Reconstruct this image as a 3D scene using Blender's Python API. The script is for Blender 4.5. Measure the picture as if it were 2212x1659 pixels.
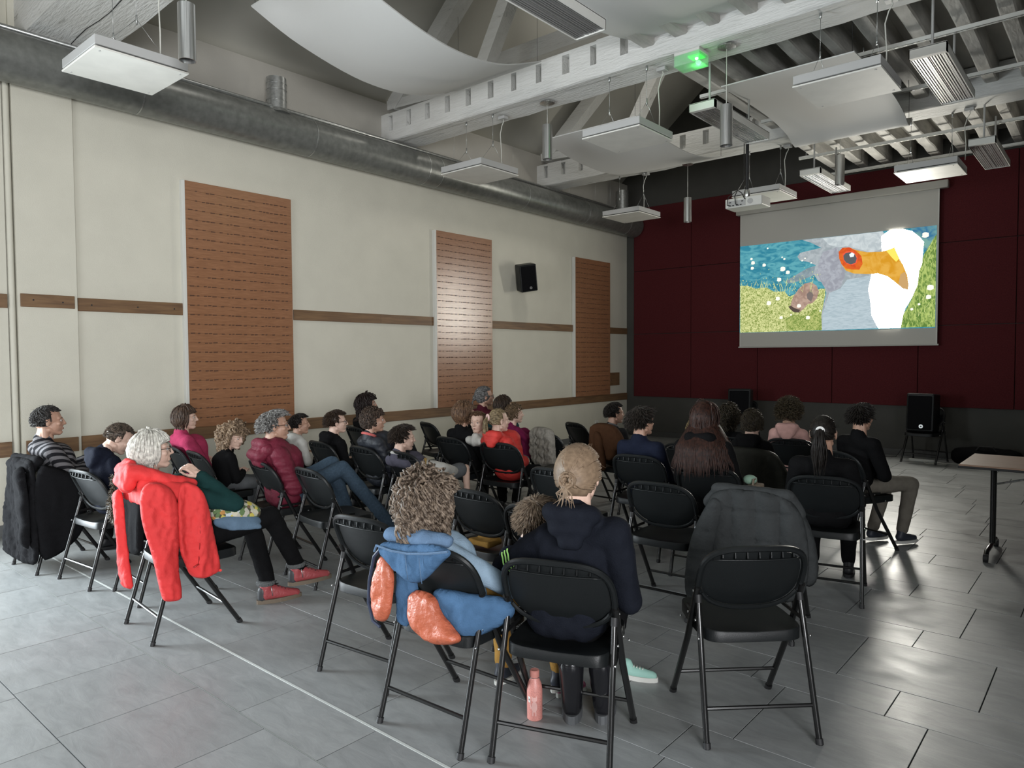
import bpy, bmesh, math, random
from mathutils import Vector, Matrix, noise
from mathutils.geometry import delaunay_2d_cdt
random.seed(7)
PI = math.pi
scene = bpy.context.scene
COL = scene.collection
for o in list(bpy.data.objects):
    bpy.data.objects.remove(o)

# ------------------------------------------------------------------ camera
cam_d = bpy.data.cameras.new('camera')
cam = bpy.data.objects.new('camera', cam_d)
COL.objects.link(cam)
cam_d.sensor_width = 36.0
cam_d.lens = 1535.9 / 2212 * 36
cam_d.clip_start = 0.05
cam.matrix_world = Matrix(((0.7585878, -0.0204550, 0.6512496, 0.0),
                           (0.6515446, 0.0327794, -0.7579018, 0.0),
                           (-0.0058446, 0.9992533, 0.0381934, 1.60),
                           (0, 0, 0, 1)))
scene.camera = cam
scene.view_settings.view_transform = 'Standard'
scene.view_settings.look = 'None'
scene.view_settings.gamma = 1
scene.view_settings.exposure = 0.0
scene.view_settings.use_curve_mapping = False
# ------------------------------------------------------------------ world and daylight
w = bpy.data.worlds.new('world'); scene.world = w
w.use_nodes = True
w.node_tree.nodes['Background'].inputs[0].default_value = (0.62, 0.72, 0.9, 1)
w.node_tree.nodes['Background'].inputs[1].default_value = 0.6

def area(name, loc, aim, sx, sy, power, col, spread=180):
    l = bpy.data.lights.new(name, 'AREA'); l.shape = 'RECTANGLE'; l.size = sx; l.size_y = sy
    l.energy = power; l.color = col; l.spread = math.radians(spread)
    o = bpy.data.objects.new(name, l); COL.objects.link(o); o.location = loc
    o.rotation_euler = (Vector(aim) - Vector(loc)).to_track_quat('-Z', 'Y').to_euler()
    return o
# daylight through the glazed door in the left wall (behind the camera) and the windows right-behind
area('daylight_left_door', (-7.5, -0.35, 1.25), (-3.5, 1.0, 0.7), 1.9, 2.1, 380, (0.86, 0.95, 1.0), 140)
area('daylight_right_window', (3.3, -1.6, 1.9), (-7.7, 4.2, 2.6), 2.6, 1.7, 185, (0.97, 0.98, 1.0), 92)
area('daylight_back_window', (-3.2, -3.85, 1.9), (-5.2, 4.0, 3.4), 3.6, 1.6, 62, (0.97, 0.98, 1.0), 100)
area('daylight_roof_window', (-5.3, 4.4, 6.75), (-5.9, 4.5, 4.0), 0.7, 1.0, 12, (1.0, 0.98, 0.93), 150)
area('daylight_roof_window', (-5.3, 8.3, 6.75), (-5.9, 8.3, 4.0), 0.7, 1.0, 26, (1.0, 0.97, 0.9), 150)

# ------------------------------------------------------------------ materials
MATS = {}
def mat(name, col, rough=0.6, metal=0.0, noise_s=None, noise_a=0.15, bump_s=None, bump_a=0.1, spec=0.5,
        emit=0.0, alpha=1.0, stretch=(1, 1, 1), trans=0.0):
    if name in MATS: return MATS[name]
    m = bpy.data.materials.new(name); m.use_nodes = True
    nt = m.node_tree; b = nt.nodes['Principled BSDF']
    c = tuple(col) + (1,)
    b.inputs['Base Color'].default_value = c
    b.inputs['Roughness'].default_value = rough
    b.inputs['Metallic'].default_value = metal
    b.inputs['Specular IOR Level'].default_value = spec
    if emit:
        b.inputs['Emission Color'].default_value = c
        b.inputs['Emission Strength'].default_value = emit
    if trans: b.inputs['Transmission Weight'].default_value = trans
    tc = nt.nodes.new('ShaderNodeTexCoord'); mp = nt.nodes.new('ShaderNodeMapping')
    mp.inputs['Scale'].default_value = stretch
    nt.links.new(tc.outputs['Object'], mp.inputs['Vector'])
    if noise_s:
        n = nt.nodes.new('ShaderNodeTexNoise'); n.inputs['Scale'].default_value = noise_s
        n.inputs['Detail'].default_value = 6
        nt.links.new(mp.outputs[0], n.inputs['Vector'])
        r = nt.nodes.new('ShaderNodeValToRGB')
        r.color_ramp.elements[0].position = 0.3; r.color_ramp.elements[1].position = 0.7
        r.color_ramp.elements[0].color = tuple(x * (1 - noise_a) for x in col) + (1,)
        r.color_ramp.elements[1].color = tuple(min(1, x * (1 + noise_a)) for x in col) + (1,)
        nt.links.new(n.outputs['Fac'], r.inputs[0]); nt.links.new(r.outputs[0], b.inputs['Base Color'])
    if bump_s:
        n2 = nt.nodes.new('ShaderNodeTexNoise'); n2.inputs['Scale'].default_value = bump_s
        n2.inputs['Detail'].default_value = 5
        nt.links.new(mp.outputs[0], n2.inputs['Vector'])
        bp = nt.nodes.new('ShaderNodeBump'); bp.inputs['Strength'].default_value = bump_a
        bp.inputs['Distance'].default_value = 0.02
        nt.links.new(n2.outputs['Fac'], bp.inputs['Height']); nt.links.new(bp.outputs[0], b.inputs['Normal'])
    MATS[name] = m
    return m
def nodes(m): return m.node_tree.nodes, m.node_tree.links, m.node_tree.nodes['Principled BSDF']

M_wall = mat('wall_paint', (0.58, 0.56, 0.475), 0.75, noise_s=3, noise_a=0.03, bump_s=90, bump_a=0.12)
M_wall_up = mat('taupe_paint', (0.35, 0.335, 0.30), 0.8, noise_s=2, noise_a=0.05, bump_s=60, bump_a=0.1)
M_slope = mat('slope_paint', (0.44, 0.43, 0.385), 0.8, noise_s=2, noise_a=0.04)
M_dark = mat('dark_grey_paint', (0.050, 0.049, 0.043), 0.75, noise_s=4, noise_a=0.08)
M_red = mat('red_acoustic_fabric', (0.075, 0.012, 0.014), 0.9, noise_s=60, noise_a=0.18, bump_s=250, bump_a=0.15, spec=0.2)
M_beam = mat('white_painted_beam', (0.60, 0.60, 0.58), 0.6, bump_s=9, bump_a=0.6, stretch=(1.0, 6, 6))
def beamify(m):
    ns, ln, b = nodes(m)
    tc = ns.new('ShaderNodeTexCoord'); mp = ns.new('ShaderNodeMapping'); mp.inputs['Scale'].default_value = (1.2, 9, 9)
    ln.new(tc.outputs['Object'], mp.inputs['Vector'])
    n = ns.new('ShaderNodeTexNoise'); n.inputs['Scale'].default_value = 1.6; n.inputs['Detail'].default_value = 9; n.inputs['Roughness'].default_value = 0.62
    ln.new(mp.outputs[0], n.inputs['Vector'])
    r = ns.new('ShaderNodeValToRGB')
    e = r.color_ramp.elements
    e[0].position = 0.27; e[0].color = (0.16, 0.155, 0.14, 1)
    e[1].position = 0.36; e[1].color = (0.60, 0.60, 0.575, 1)
    e2 = e.new(0.8); e2.color = (0.68, 0.68, 0.66, 1)
    ln.new(n.outputs['Fac'], r.inputs[0]); ln.new(r.outputs[0], b.inputs['Base Color'])
beamify(M_beam)
M_joist = mat('painted_joist', (0.42, 0.41, 0.38), 0.65, noise_s=2.5, noise_a=0.25, bump_s=8, bump_a=0.4, stretch=(4, 1, 4))
M_board = mat('painted_ceiling_board', (0.40, 0.39, 0.36), 0.7, noise_s=1.5, noise_a=0.2, stretch=(3, 1, 3))
M_cloud = mat('white_acoustic_sheet', (0.62, 0.62, 0.60), 0.7, bump_s=150, bump_a=0.05)
M_duct = mat('galvanised_duct', (0.20, 0.205, 0.19), 0.34, metal=0.45, noise_s=14, noise_a=0.18)
M_galv = mat('galvanised_steel', (0.45, 0.46, 0.45), 0.35, metal=0.85, noise_s=30, noise_a=0.2)
M_steel = mat('brushed_steel', (0.55, 0.55, 0.54), 0.30, metal=0.95, noise_s=60, noise_a=0.35, stretch=(1, 1, 0.02))
M_white = mat('white_plastic', (0.62, 0.62, 0.58), 0.5)
M_panel = mat('heater_panel_white', (0.66, 0.65, 0.60), 0.55, noise_s=5, noise_a=0.06)
M_trim_grey = mat('panel_side_grey', (0.40, 0.40, 0.39), 0.5)
M_gap = mat('black_gap', (0.01, 0.01, 0.01), 0.9)
M_alu = mat('ribbed_aluminium', (0.42, 0.42, 0.42), 0.33, metal=0.7)
M_chair = mat('black_chair_plastic', (0.0075, 0.0088, 0.0094), 0.40, bump_s=300, bump_a=0.08, spec=.27)
M_tube = mat('black_gloss_tube', (0.008, 0.008, 0.008), 0.25)
M_rivet = mat('chrome_rivet', (0.8, 0.8, 0.8), 0.2, metal=1.0)
M_blk = mat('black_matt', (0.012, 0.012, 0.013), 0.6)
M_cable = mat('black_cable', (0.006, 0.006, 0.006), 0.5)
M_wcable = mat('white_cable', (0.55, 0.55, 0.5), 0.5)
M_pict = None

# wood boards along the wall rails
def wood_mat(name, c1, c2, axis='y', rough=0.5, scale=1.0):
    m = mat(name, c1, rough)
    ns, ln, b = nodes(m)
    tc = ns.new('ShaderNodeTexCoord'); mp = ns.new('ShaderNodeMapping')
    mp.inputs['Scale'].default_value = {'y': (14, 1.2, 14), 'x': (1.2, 14, 14), 'z': (14, 14, 1.2)}[axis]
    ln.new(tc.outputs['Object'], mp.inputs['Vector'])
    n = ns.new('ShaderNodeTexNoise'); n.inputs['Scale'].default_value = 2.2 * scale; n.inputs['Detail'].default_value = 8
    n.inputs['Distortion'].default_value = 0.6
    ln.new(mp.outputs[0], n.inputs['Vector'])
    r = ns.new('ShaderNodeValToRGB'); r.color_ramp.elements[0].position = 0.32; r.color_ramp.elements[1].position = 0.68
    r.color_ramp.elements[0].color = tuple(c2) + (1,); r.color_ramp.elements[1].color = tuple(c1) + (1,)
    ln.new(n.outputs['Fac'], r.inputs[0]); ln.new(r.outputs[0], b.inputs['Base Color'])
    return m
M_rail = wood_mat('oak_rail', (0.20, 0.115, 0.055), (0.12, 0.066, 0.033))
M_slat = wood_mat('orange_wood_veneer', (0.30, 0.145, 0.075), (0.24, 0.112, 0.056), 'y', 0.27, 3.0); M_slat.node_tree.nodes['Principled BSDF'].inputs['Specular IOR Level'].default_value = 0.9
M_table = wood_mat('worn_table_top', (0.30, 0.19, 0.13), (0.24, 0.15, 0.10), 'x', 0.5)
M_brown = wood_mat('dark_brown_rafter', (0.055, 0.032, 0.022), (0.03, 0.018, 0.012), 'x', 0.7)

# floor tile
M_tile = mat('grey_stone_tile', (0.15, 0.155, 0.155), 0.36)
def tileify(m):
    ns, ln, b = nodes(m)
    tc = ns.new('ShaderNodeTexCoord'); ge = ns.new('ShaderNodeNewGeometry')
    oi = ns.new('ShaderNodeObjectInfo')
    mp = ns.new('ShaderNodeMapping'); mp.inputs['Scale'].default_value = (5, 16, 5)
    ln.new(ge.outputs['Position'], mp.inputs['Vector'])
    add = ns.new('ShaderNodeVectorMath'); add.operation = 'ADD'
    ln.new(mp.outputs[0], add.inputs[0]); ln.new(oi.outputs['Random'], add.inputs[1])
    n = ns.new('ShaderNodeTexNoise'); n.inputs['Scale'].default_value = 1.0; n.inputs['Detail'].default_value = 9
    n.inputs['Roughness'].default_value = 0.7; n.inputs['Distortion'].default_value = 0.8
    ln.new(add.outputs[0], n.inputs['Vector'])
    r = ns.new('ShaderNodeValToRGB'); r.color_ramp.elements[0].position = 0.30; r.color_ramp.elements[1].position = 0.72
    r.color_ramp.elements[0].color = (0.225, 0.235, 0.235, 1); r.color_ramp.elements[1].color = (0.32, 0.33, 0.33, 1)
    ln.new(n.outputs['Fac'], r.inputs[0])
    mx = ns.new('ShaderNodeMixRGB'); mx.blend_type = 'MULTIPLY'; mx.inputs[0].default_value = 1
    rr = ns.new('ShaderNodeMapRange'); rr.inputs[3].default_value = 0.92; rr.inputs[4].default_value = 1.06
    ln.new(oi.outputs['Random'], rr.inputs[0]); ln.new(r.outputs[0], mx.inputs[1]); ln.new(rr.outputs[0], mx.inputs[2])
    ln.new(mx.outputs[0], b.inputs['Base Color'])
    n2 = ns.new('ShaderNodeTexNoise'); n2.inputs['Scale'].default_value = 2.2; n2.inputs['Detail'].default_value = 8; n2.inputs['Distortion'].default_value = 1.5
    ln.new(ge.outputs['Position'], n2.inputs['Vector'])
    r2 = ns.new('ShaderNodeMapRange'); r2.inputs[1].default_value = 0.3; r2.inputs[2].default_value = 0.7
    r2.inputs[3].default_value = 0.30; r2.inputs[4].default_value = 0.46
    ln.new(n2.outputs['Fac'], r2.inputs[0]); ln.new(r2.outputs[0], b.inputs['Roughness'])
    bp = ns.new('ShaderNodeBump'); bp.inputs['Strength'].default_value = 0.12; bp.inputs['Distance'].default_value = 0.01
    ln.new(n.outputs['Fac'], bp.inputs['Height']); ln.new(bp.outputs[0], b.inputs['Normal'])
tileify(M_tile)
M_grout = mat('dark_grout', (0.045, 0.045, 0.045), 0.8)
M_strip = mat('pale_joint_strip', (0.50, 0.52, 0.50), 0.7, spec=.1)

# ------------------------------------------------------------------ mesh helpers
def new_obj(name, me, parent=None):
    o = bpy.data.objects.new(name, me); COL.objects.link(o)
    if parent is not None: o.parent = parent
    return o
def obj(name, bm, m, parent=None, smooth=False, loc=None):
    me = bpy.data.meshes.new(name); bmesh.ops.recalc_face_normals(bm, faces=bm.faces)
    bm.to_mesh(me); bm.free()
    for x in (m if isinstance(m, (list, tuple)) else [m]): me.materials.append(x)
    if smooth:
        for p in me.polygons: p.use_smooth = True
        try: me.set_sharp_from_angle(angle=math.radians(38))
        except Exception: pass
    o = new_obj(name, me, parent)
    if loc: o.location = loc
    return o
def tag(o, label=None, cat=None, group=None, kind=None):
    if label: o['label'] = label
    if cat: o['category'] = cat
    if group: o['group'] = group
    if kind: o['kind'] = kind
    return o
def struct(name, bm, m, parent=None, smooth=False):
    o = obj(name, bm, m, parent, smooth)
    if parent is None: o['kind'] = 'structure'
    return o
def thing(name, label, cat, loc=(0, 0, 0), rotz=0, group=None):
    o = bpy.data.objects.new(name, None); COL.objects.link(o)
    o.empty_display_size = 0.05
    o.location = loc; o.rotation_euler = (0, 0, rotz)
    return tag(o, label, cat, group)
def dup(root, loc=None, rotz=None, label=None):
    def cp(o, par):
        c = o.copy(); COL.objects.link(c)
        if par is not None:
            c.parent = par; c.matrix_parent_inverse = o.matrix_parent_inverse.copy()
        for ch in KIDS.get(o.name, [x for x in o.children]): cp(ch, c)
        return c
    r = cp(root, None)
    if loc is not None: r.location = loc
    if rotz is not None: r.rotation_euler = (0, 0, rotz)
    if label: r['label'] = label
    return r
KIDS = {}
def bx(bm, x0, x1, y0, y1, z0, z1, M=None, mi=0):
    v = [bm.verts.new((x, y, z)) for z in (z0, z1) for y in (y0, y1) for x in (x0, x1)]
    if M is not None:
        for q in v: q.co = M @ q.co
    fs = [(0, 2, 3, 1), (4, 5, 7, 6), (0, 1, 5, 4), (2, 6, 7, 3), (0, 4, 6, 2), (1, 3, 7, 5)]
    for f in fs:
        fc = bm.faces.new([v[i] for i in f]); fc.material_index = mi
    return v
def bbox(x0, x1, y0, y1, z0, z1, bev=0.0, seg=1):
    bm = bmesh.new(); bx(bm, x0, x1, y0, y1, z0, z1)
    if bev: bmesh.ops.bevel(bm, geom=bm.edges[:] , offset=bev, segments=seg, affect='EDGES', profile=0.5)
    return bm
def frame_axes(t):
    t = t.normalized()
    a = Vector((0, 0, 1)) if abs(t.z) < 0.9 else Vector((1, 0, 0))
    u = t.cross(a).normalized(); return u, t.cross(u).normalized()
def tube(bm, pts, r, n=8, closed=False, caps=True, sx=1.0, mi=0):
    pts = [Vector(p) for p in pts]; N = len(pts)
    rs = r if isinstance(r, (list, tuple)) else [r] * N
    rings = []; u = None
    for i, p in enumerate(pts):
        if closed: t = pts[(i + 1) % N] - pts[i - 1]
        elif i == 0: t = pts[1] - p
        elif i == N - 1: t = p - pts[i - 1]
        else: t = (pts[i + 1] - p).normalized() + (p - pts[i - 1]).normalized()
        if t.length < 1e-9: t = Vector((0, 0, 1))
        t.normalize()
        if u is None: u, v = frame_axes(t)
        else:
            u = u - t * u.dot(t)
            if u.length < 1e-6: u, v = frame_axes(t)
            u.normalize(); v = t.cross(u)
        rings.append([bm.verts.new(p + (u * math.cos(2 * PI * k / n) * sx + v * math.sin(2 * PI * k / n)) * rs[i]) for k in range(n)])
    m = N if closed else N - 1
    for i in range(m):
        a, b = rings[i], rings[(i + 1) % N]
        for k in range(n):
            f = bm.faces.new((a[k], a[(k + 1) % n], b[(k + 1) % n], b[k])); f.material_index = mi; f.smooth = True
    if caps and not closed:
        bm.faces.new(rings[0][::-1]).material_index = mi; bm.faces.new(rings[-1]).material_index = mi
def tbm(pts, r, n=8, **k):
    bm = bmesh.new(); tube(bm, pts, r, n, **k); return bm
def sph(bm, c, r, M=None, seg=12, rings=8):
    rx, ry, rz = (r, r, r) if not isinstance(r, (list, tuple)) else r
    mt = Matrix.Translation(Vector(c)) @ (M if M is not None else Matrix.Identity(4)) @ Matrix.Diagonal((rx, ry, rz, 1))
    return bmesh.ops.create_uvsphere(bm, u_segments=seg, v_segments=rings, radius=1, matrix=mt)
def rnd_box(bm, x0, x1, y0, y1, z0, z1, bev, seg=2, M=None):
    b2 = bbox(x0, x1, y0, y1, z0, z1, bev, seg)
    if M is not None: bmesh.ops.transform(b2, matrix=M, verts=b2.verts)
    me = bpy.data.meshes.new('t'); b2.to_mesh(me); b2.free(); bm.from_mesh(me); bpy.data.meshes.remove(me)

# ================================================================== THE ROOM
WX = -7.69; FY = 12.55; RX = 3.4; BY = -4.0
# floor: grout bed + individual tiles in alternating wide and narrow rows
fl = bmesh.new(); bx(fl, WX - .15, RX, BY, FY + .15, -0.12, -0.009)
floor = struct('floor', fl, M_grout)
rows = []
k = -9
while True:
    yn = 3.415 + 0.915 * k
    if yn > FY: break
    rows.append((yn, yn + 0.305, 'n', k)); rows.append((yn + 0.305, yn + 0.915, 'w', k)); k += 1
ph = {('w', 2): -.755, ('w', 1): -.667, ('w', 0): -.457, ('w', -3): -3.39, ('n', 2): -1.045, ('n', 1): -.845, ('n', 0): -.771, ('w', -1): -.6, ('n', -2): -2.4}
CM = cam.matrix_world.inverted()
def vis(x, y, z=0, m=0.22):
    p = CM @ Vector((x, y, z))
    if p.z > -0.2: return False
    u = p.x / -p.z; v = p.y / -p.z
    return abs(u) < 0.72 + m and -0.54 - m < v < 0.54 + m
cells = []; hidden = []
for (y0, y1, kd, k) in rows:
    if y0 < 0.0: continue
    p = ph.get((kd, k), (k * 0.37 + (0.2 if kd == 'n' else 0)) % 0.6)
    x = WX + ((p - WX) % 0.605) - 0.605
    while x < RX:
        a = max(x, WX); b = x + 0.605
        b = min(b, RX)
        if b - a > 0.03 and any(vis(xx, yy) for xx in (a, b) for yy in (y0, min(y1, FY))):
            cells.append((a, b, y0, min(y1, FY)))
        elif b - a > .01: hidden.append((a, b, y0, min(y1, FY)))
        x += 0.605
cells.sort(key=lambda c: ((c[0] + c[1]) / 2) ** 2 + ((c[2] + c[3]) / 2) ** 2)
def tile_bm(bm, a, b, c, d, ox=0, oy=0):
    g = 0.0026; e = 0.0005
    a += g - ox; b -= g + ox; c += g - oy; d -= g + oy
    lo = [bm.verts.new(q) for q in ((a, c, -0.009), (b, c, -0.009), (b, d, -0.009), (a, d, -0.009))]
    mi_ = [bm.verts.new(q) for q in ((a, c, -0.002), (b, c, -0.002), (b, d, -0.002), (a, d, -0.002))]
    tp = [bm.verts.new(q) for q in ((a + e, c + e, 0), (b - e, c + e, 0), (b - e, d - e, 0), (a + e, d - e, 0))]
    for i in range(4):
        j = (i + 1) % 4
        bm.faces.new((lo[i], lo[j], mi_[j], mi_[i])); bm.faces.new((mi_[i], mi_[j], tp[j], tp[i]))
    bm.faces.new(tp)
cache = {}
rest = bmesh.new()
for i, (a, b, c, d) in enumerate(cells):
    if i < 296:
        key = (round(b - a, 3), round(d - c, 3))
        if key not in cache:
            bm = bmesh.new(); tile_bm(bm, a, b, c, d, (a + b) / 2, (c + d) / 2)
            me = bpy.data.meshes.new('tile'); bm.to_mesh(me); bm.free(); me.materials.append(M_tile); cache[key] = me
        o = new_obj('tile', cache[key], floor); o.location = ((a + b) / 2, (c + d) / 2, random.uniform(-.0004, .0003))
    else: tile_bm(rest, a, b, c, d)
for (y0, y1, kd, k) in rows:      # tiles out of view
    if y0 < 0.0:
        x = WX
        while x < RX - .01: tile_bm(rest, x, min(x + .605, RX), y0, y1); x += .605
for q in hidden: tile_bm(rest, *q)
tag(obj('far_tiles', rest, M_tile, floor), kind='stuff')
struct('joint_strip', bbox(WX, 0.6, 1.884, 1.896, -.005, 0.0015), M_strip, floor)
struct('joint_strip', bbox(WX, -2.2, 1.5845, 1.5872, -.005, 0.0006), mat('grey_joint_strip', (.22, .23, .22), .8, spec=.1), floor)

# left wall
bm = bmesh.new(); bx(bm, WX - .2, WX, 2.49, FY + .2, 0, 5.05); bx(bm, WX - .2, WX + .035, 2.0, 2.49, 0, 4.5)
bx(bm, WX - .2, WX, 2.0, 2.49, 4.5, 5.05)
bx(bm, WX - .2, WX - .03, 1.93, 2.0, 0, 5.05); bx(bm, WX - .2, WX + .01, 0.9, 1.93, 0, 5.05)
bx(bm, WX - .2, WX + .01, -1.6, 0.9, 2.4, 5.05); bx(bm, WX - .2, WX + .01, BY, -1.6, 0, 5.05)
wl = struct('wall_left', bm, M_wall)
obj('service_pipe', tbm([(WX + .0, 1.966, 0), (WX + .0, 1.966, 4.3)], 0.026, 12), M_wall, wl, True)
# wooden rails on the left wall: single boards
def rail(y0, y1, z0, z1, x=WX): 
    o = obj('rail_board', bbox(x, x + .02, y0, y1, z0, z1, .003), M_rail, wl); return o
for (a, b) in ((1.2, 1.925),): rail(a, b, 2.068, 2.195, WX + .01)
rail(2.02, 2.462, 2.085, 2.205, WX + .035)
rail(2.5, 3.52, 2.068, 2.195); rail(4.86, 6.2, 2.064, 2.19); rail(6.204, 7.18, 2.064, 2.19); rail(8.43, 10.66, 2.055, 2.178); rail(11.88, 12.54, 2.045, 2.168)
for (a, b, x) in ((1.2, 1.925, WX + .01), (2.03, 2.462, WX + .035), (2.5, 4.1, WX), (4.104, 5.95, WX), (5.954, 8.62, WX), (8.624, 10.5, WX), (10.504, 12.54, WX)):
    rail(a, b, 0.715, 0.853, x)
for (y, z) in ((2.12, 2.15), (2.36, 2.14), (2.62, 2.13), (3.05, 2.13), (3.42, 2.13)):
    bm = bmesh.new(); tube(bm, [(WX + .0195, y, z), (WX + .0565 if y < 2.49 else WX + .0215, y, z)], 0.008, 8)
    obj('knot', bm, M_blk, wl)
bm = bmesh.new(); bx(bm, WX + .0, WX + .014, 2.5, FY, 0, .1); bx(bm, WX + .01, WX + .024, BY, -1.6, 0, .1); bx(bm, WX + .01, WX + .024, .9, 1.93, 0, .1); bx(bm, WX + .035, WX + .049, 2.0, 2.49, 0, .1)
struct('baseboard_left', bm, mat('grey_skirting_tile', (0.13, 0.135, 0.135), 0.45))
# small wooden access hatch and socket near the far end
t = tag(obj('access_hatch', bbox(WX, WX + .025, 11.875, 12.24, 1.02, 1.275, .004), M_rail), 'small square brown wooden hatch on left wall beside farthest wood panel', 'hatch')
obj('hinge_pin', tbm([(WX + .02, 11.92, 1.13), (WX + .032, 11.92, 1.13)], .01, 8), M_rivet, t)
t = tag(obj('wall_socket', bbox(WX, WX + .02, 11.38, 11.49, .27, .37, .004), M_white), 'small white wall socket low on left wall near far corner', 'socket')
obj('socket_hole', tbm([(WX + .018, 11.435, .32), (WX + .0225, 11.435, .32)], .022, 12), M_trim_grey, t)

# tall perforated wood panels: horizontal boards with rows of dashes, pale edge strip on the left
def perf_panel(y0, y1, z0, z1, label):
    r = thing('wood_panel', label, 'wood panel', (WX, y0, z0), 0, 'tall slotted wood panels on the left wall')
    H = z1 - z0; n = 26 if y0 < 5 else 28; st = H / n
    for i in range(n):
        obj('slat', bbox(0.0, 0.05, 0.0, y1 - y0, i * st + .0006, (i + 1) * st - .0006, .0008), M_slat, r)
    dm = bmesh.new(); rg = random.Random(5)
    base = []
    y = 0.03
    while y < y1 - y0 - 0.05:                       # one dash pattern, repeated on every joint
        L = rg.choice([.025, .035, .05, .07]); base.append((y, y + L)); y += L + rg.choice([.012, .016, .03, .05])
    for i in range(1, n):
        for (a, b) in base:
            j = rg.uniform(-.003, .003)
            if rg.random() < .9: 
                v = [dm.verts.new((0.0506, q, i * st + zz + j)) for q, zz in ((a, -.008), (b, -.005), (b, .006), (a, .005))]
                dm.faces.new(v)
    tag(obj('sound_slots', dm, mat('dark_slot', (0.080, 0.034, 0.016), 0.8), r), kind='stuff')  # flat dark brown dashes lying just in front of the board joints
    obj('edge_strip', bbox(0.0, 0.055, -0.035, 0.0, 0, H, .002), M_white, r)
    return r
perf_panel(3.545, 4.825, 0.853, 3.507, 'nearest and widest looking tall orange wood panel behind the pink sweater woman')
perf_panel(7.21, 8.42, 0.853, 3.455, 'middle tall wood panel on left wall catching pale shine left of speaker')
perf_panel(10.687, 11.855, 0.853, 3.42, 'farthest tall orange wood panel on left wall right of speaker')

# upper left wall / sloping roof linings
TH = math.radians(41); L = 5.2
sx, sz = math.cos(TH), math.sin(TH)
RXX = WX + L * sx; RZZ = 5.05 + L * sz
bm = bmesh.new()
v = [bm.verts.new(p) for p in ((WX - .2, BY, 5.05), (RXX, BY, RZZ), (RXX, FY + .2, RZZ), (WX - .2, FY + .2, 5.05), (WX - .2, BY, 5.25), (RXX, BY, RZZ + .2), (RXX, FY + .2, RZZ + .2), (WX - .2, FY + .2, 5.25))]
for f in ((0, 1, 2, 3), (4, 7, 6, 5), (0, 4, 5, 1), (3, 2, 6, 7), (0, 3, 7, 4), (1, 5, 6, 2)): bm.faces.new([v[i] for i in f])
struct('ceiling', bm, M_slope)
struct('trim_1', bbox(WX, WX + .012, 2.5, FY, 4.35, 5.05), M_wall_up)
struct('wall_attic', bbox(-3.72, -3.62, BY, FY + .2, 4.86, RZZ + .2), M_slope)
# flat timber ceiling on the right: boards + joists
cb = struct('ceiling_boarding', bmesh.new(), M_board)
bays = ((BY, 2.2), (2.95, 6.25), (6.65, 9.66), (10.02, FY))
for (a, b) in ((BY, 6.45), (6.45, 9.85), (9.85, FY)):
    x = -3.72; i = 0
    while x < RX:
        wd = 0.345
        obj('ceiling_board', bbox(x + .002, min(x + wd, RX) - .002, a, b, 4.86 + (i % 2) * .002, 4.90, .002), M_board, cb)
        x += wd; i += 1
jst = thing('joist_frame', None, None); jst['kind'] = 'structure'; jst.name = 'ceiling_joists'
del jst['kind']; jst['kind'] = 'structure'
rj = random.Random(3)
for bi, (a, b) in enumerate(bays):
    x = -3.66
    while x < (1.5 if bi > 0 else RX):
        wd = rj.uniform(.115, .15); z0 = rj.uniform(4.605, 4.635)
        bm = bmesh.new(); n = 8; rings = []
        for i in range(n + 1):
            y = a + (b - a) * i / n; jx = rj.uniform(-.006, .006); jz = rj.uniform(-.007, .007)
            rings.append([bm.verts.new(q) for q in ((x + jx, y, z0 + jz + .012), (x + jx + .015, y, z0 + jz), (x + jx + wd - .015, y, z0 + jz), (x + jx + wd, y, z0 + jz + .012), (x + wd, y, 4.862), (x, y, 4.862))])
        for i in range(n):
            for q in range(6): bm.faces.new((rings[i][q], rings[i][(q + 1) % 6], rings[i + 1][(q + 1) % 6], rings[i + 1][q]))
        bm.faces.new(rings[0]); bm.faces.new(rings[-1][::-1])
        obj('joist', bm, M_joist, jst)
        x += 0.345
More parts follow.
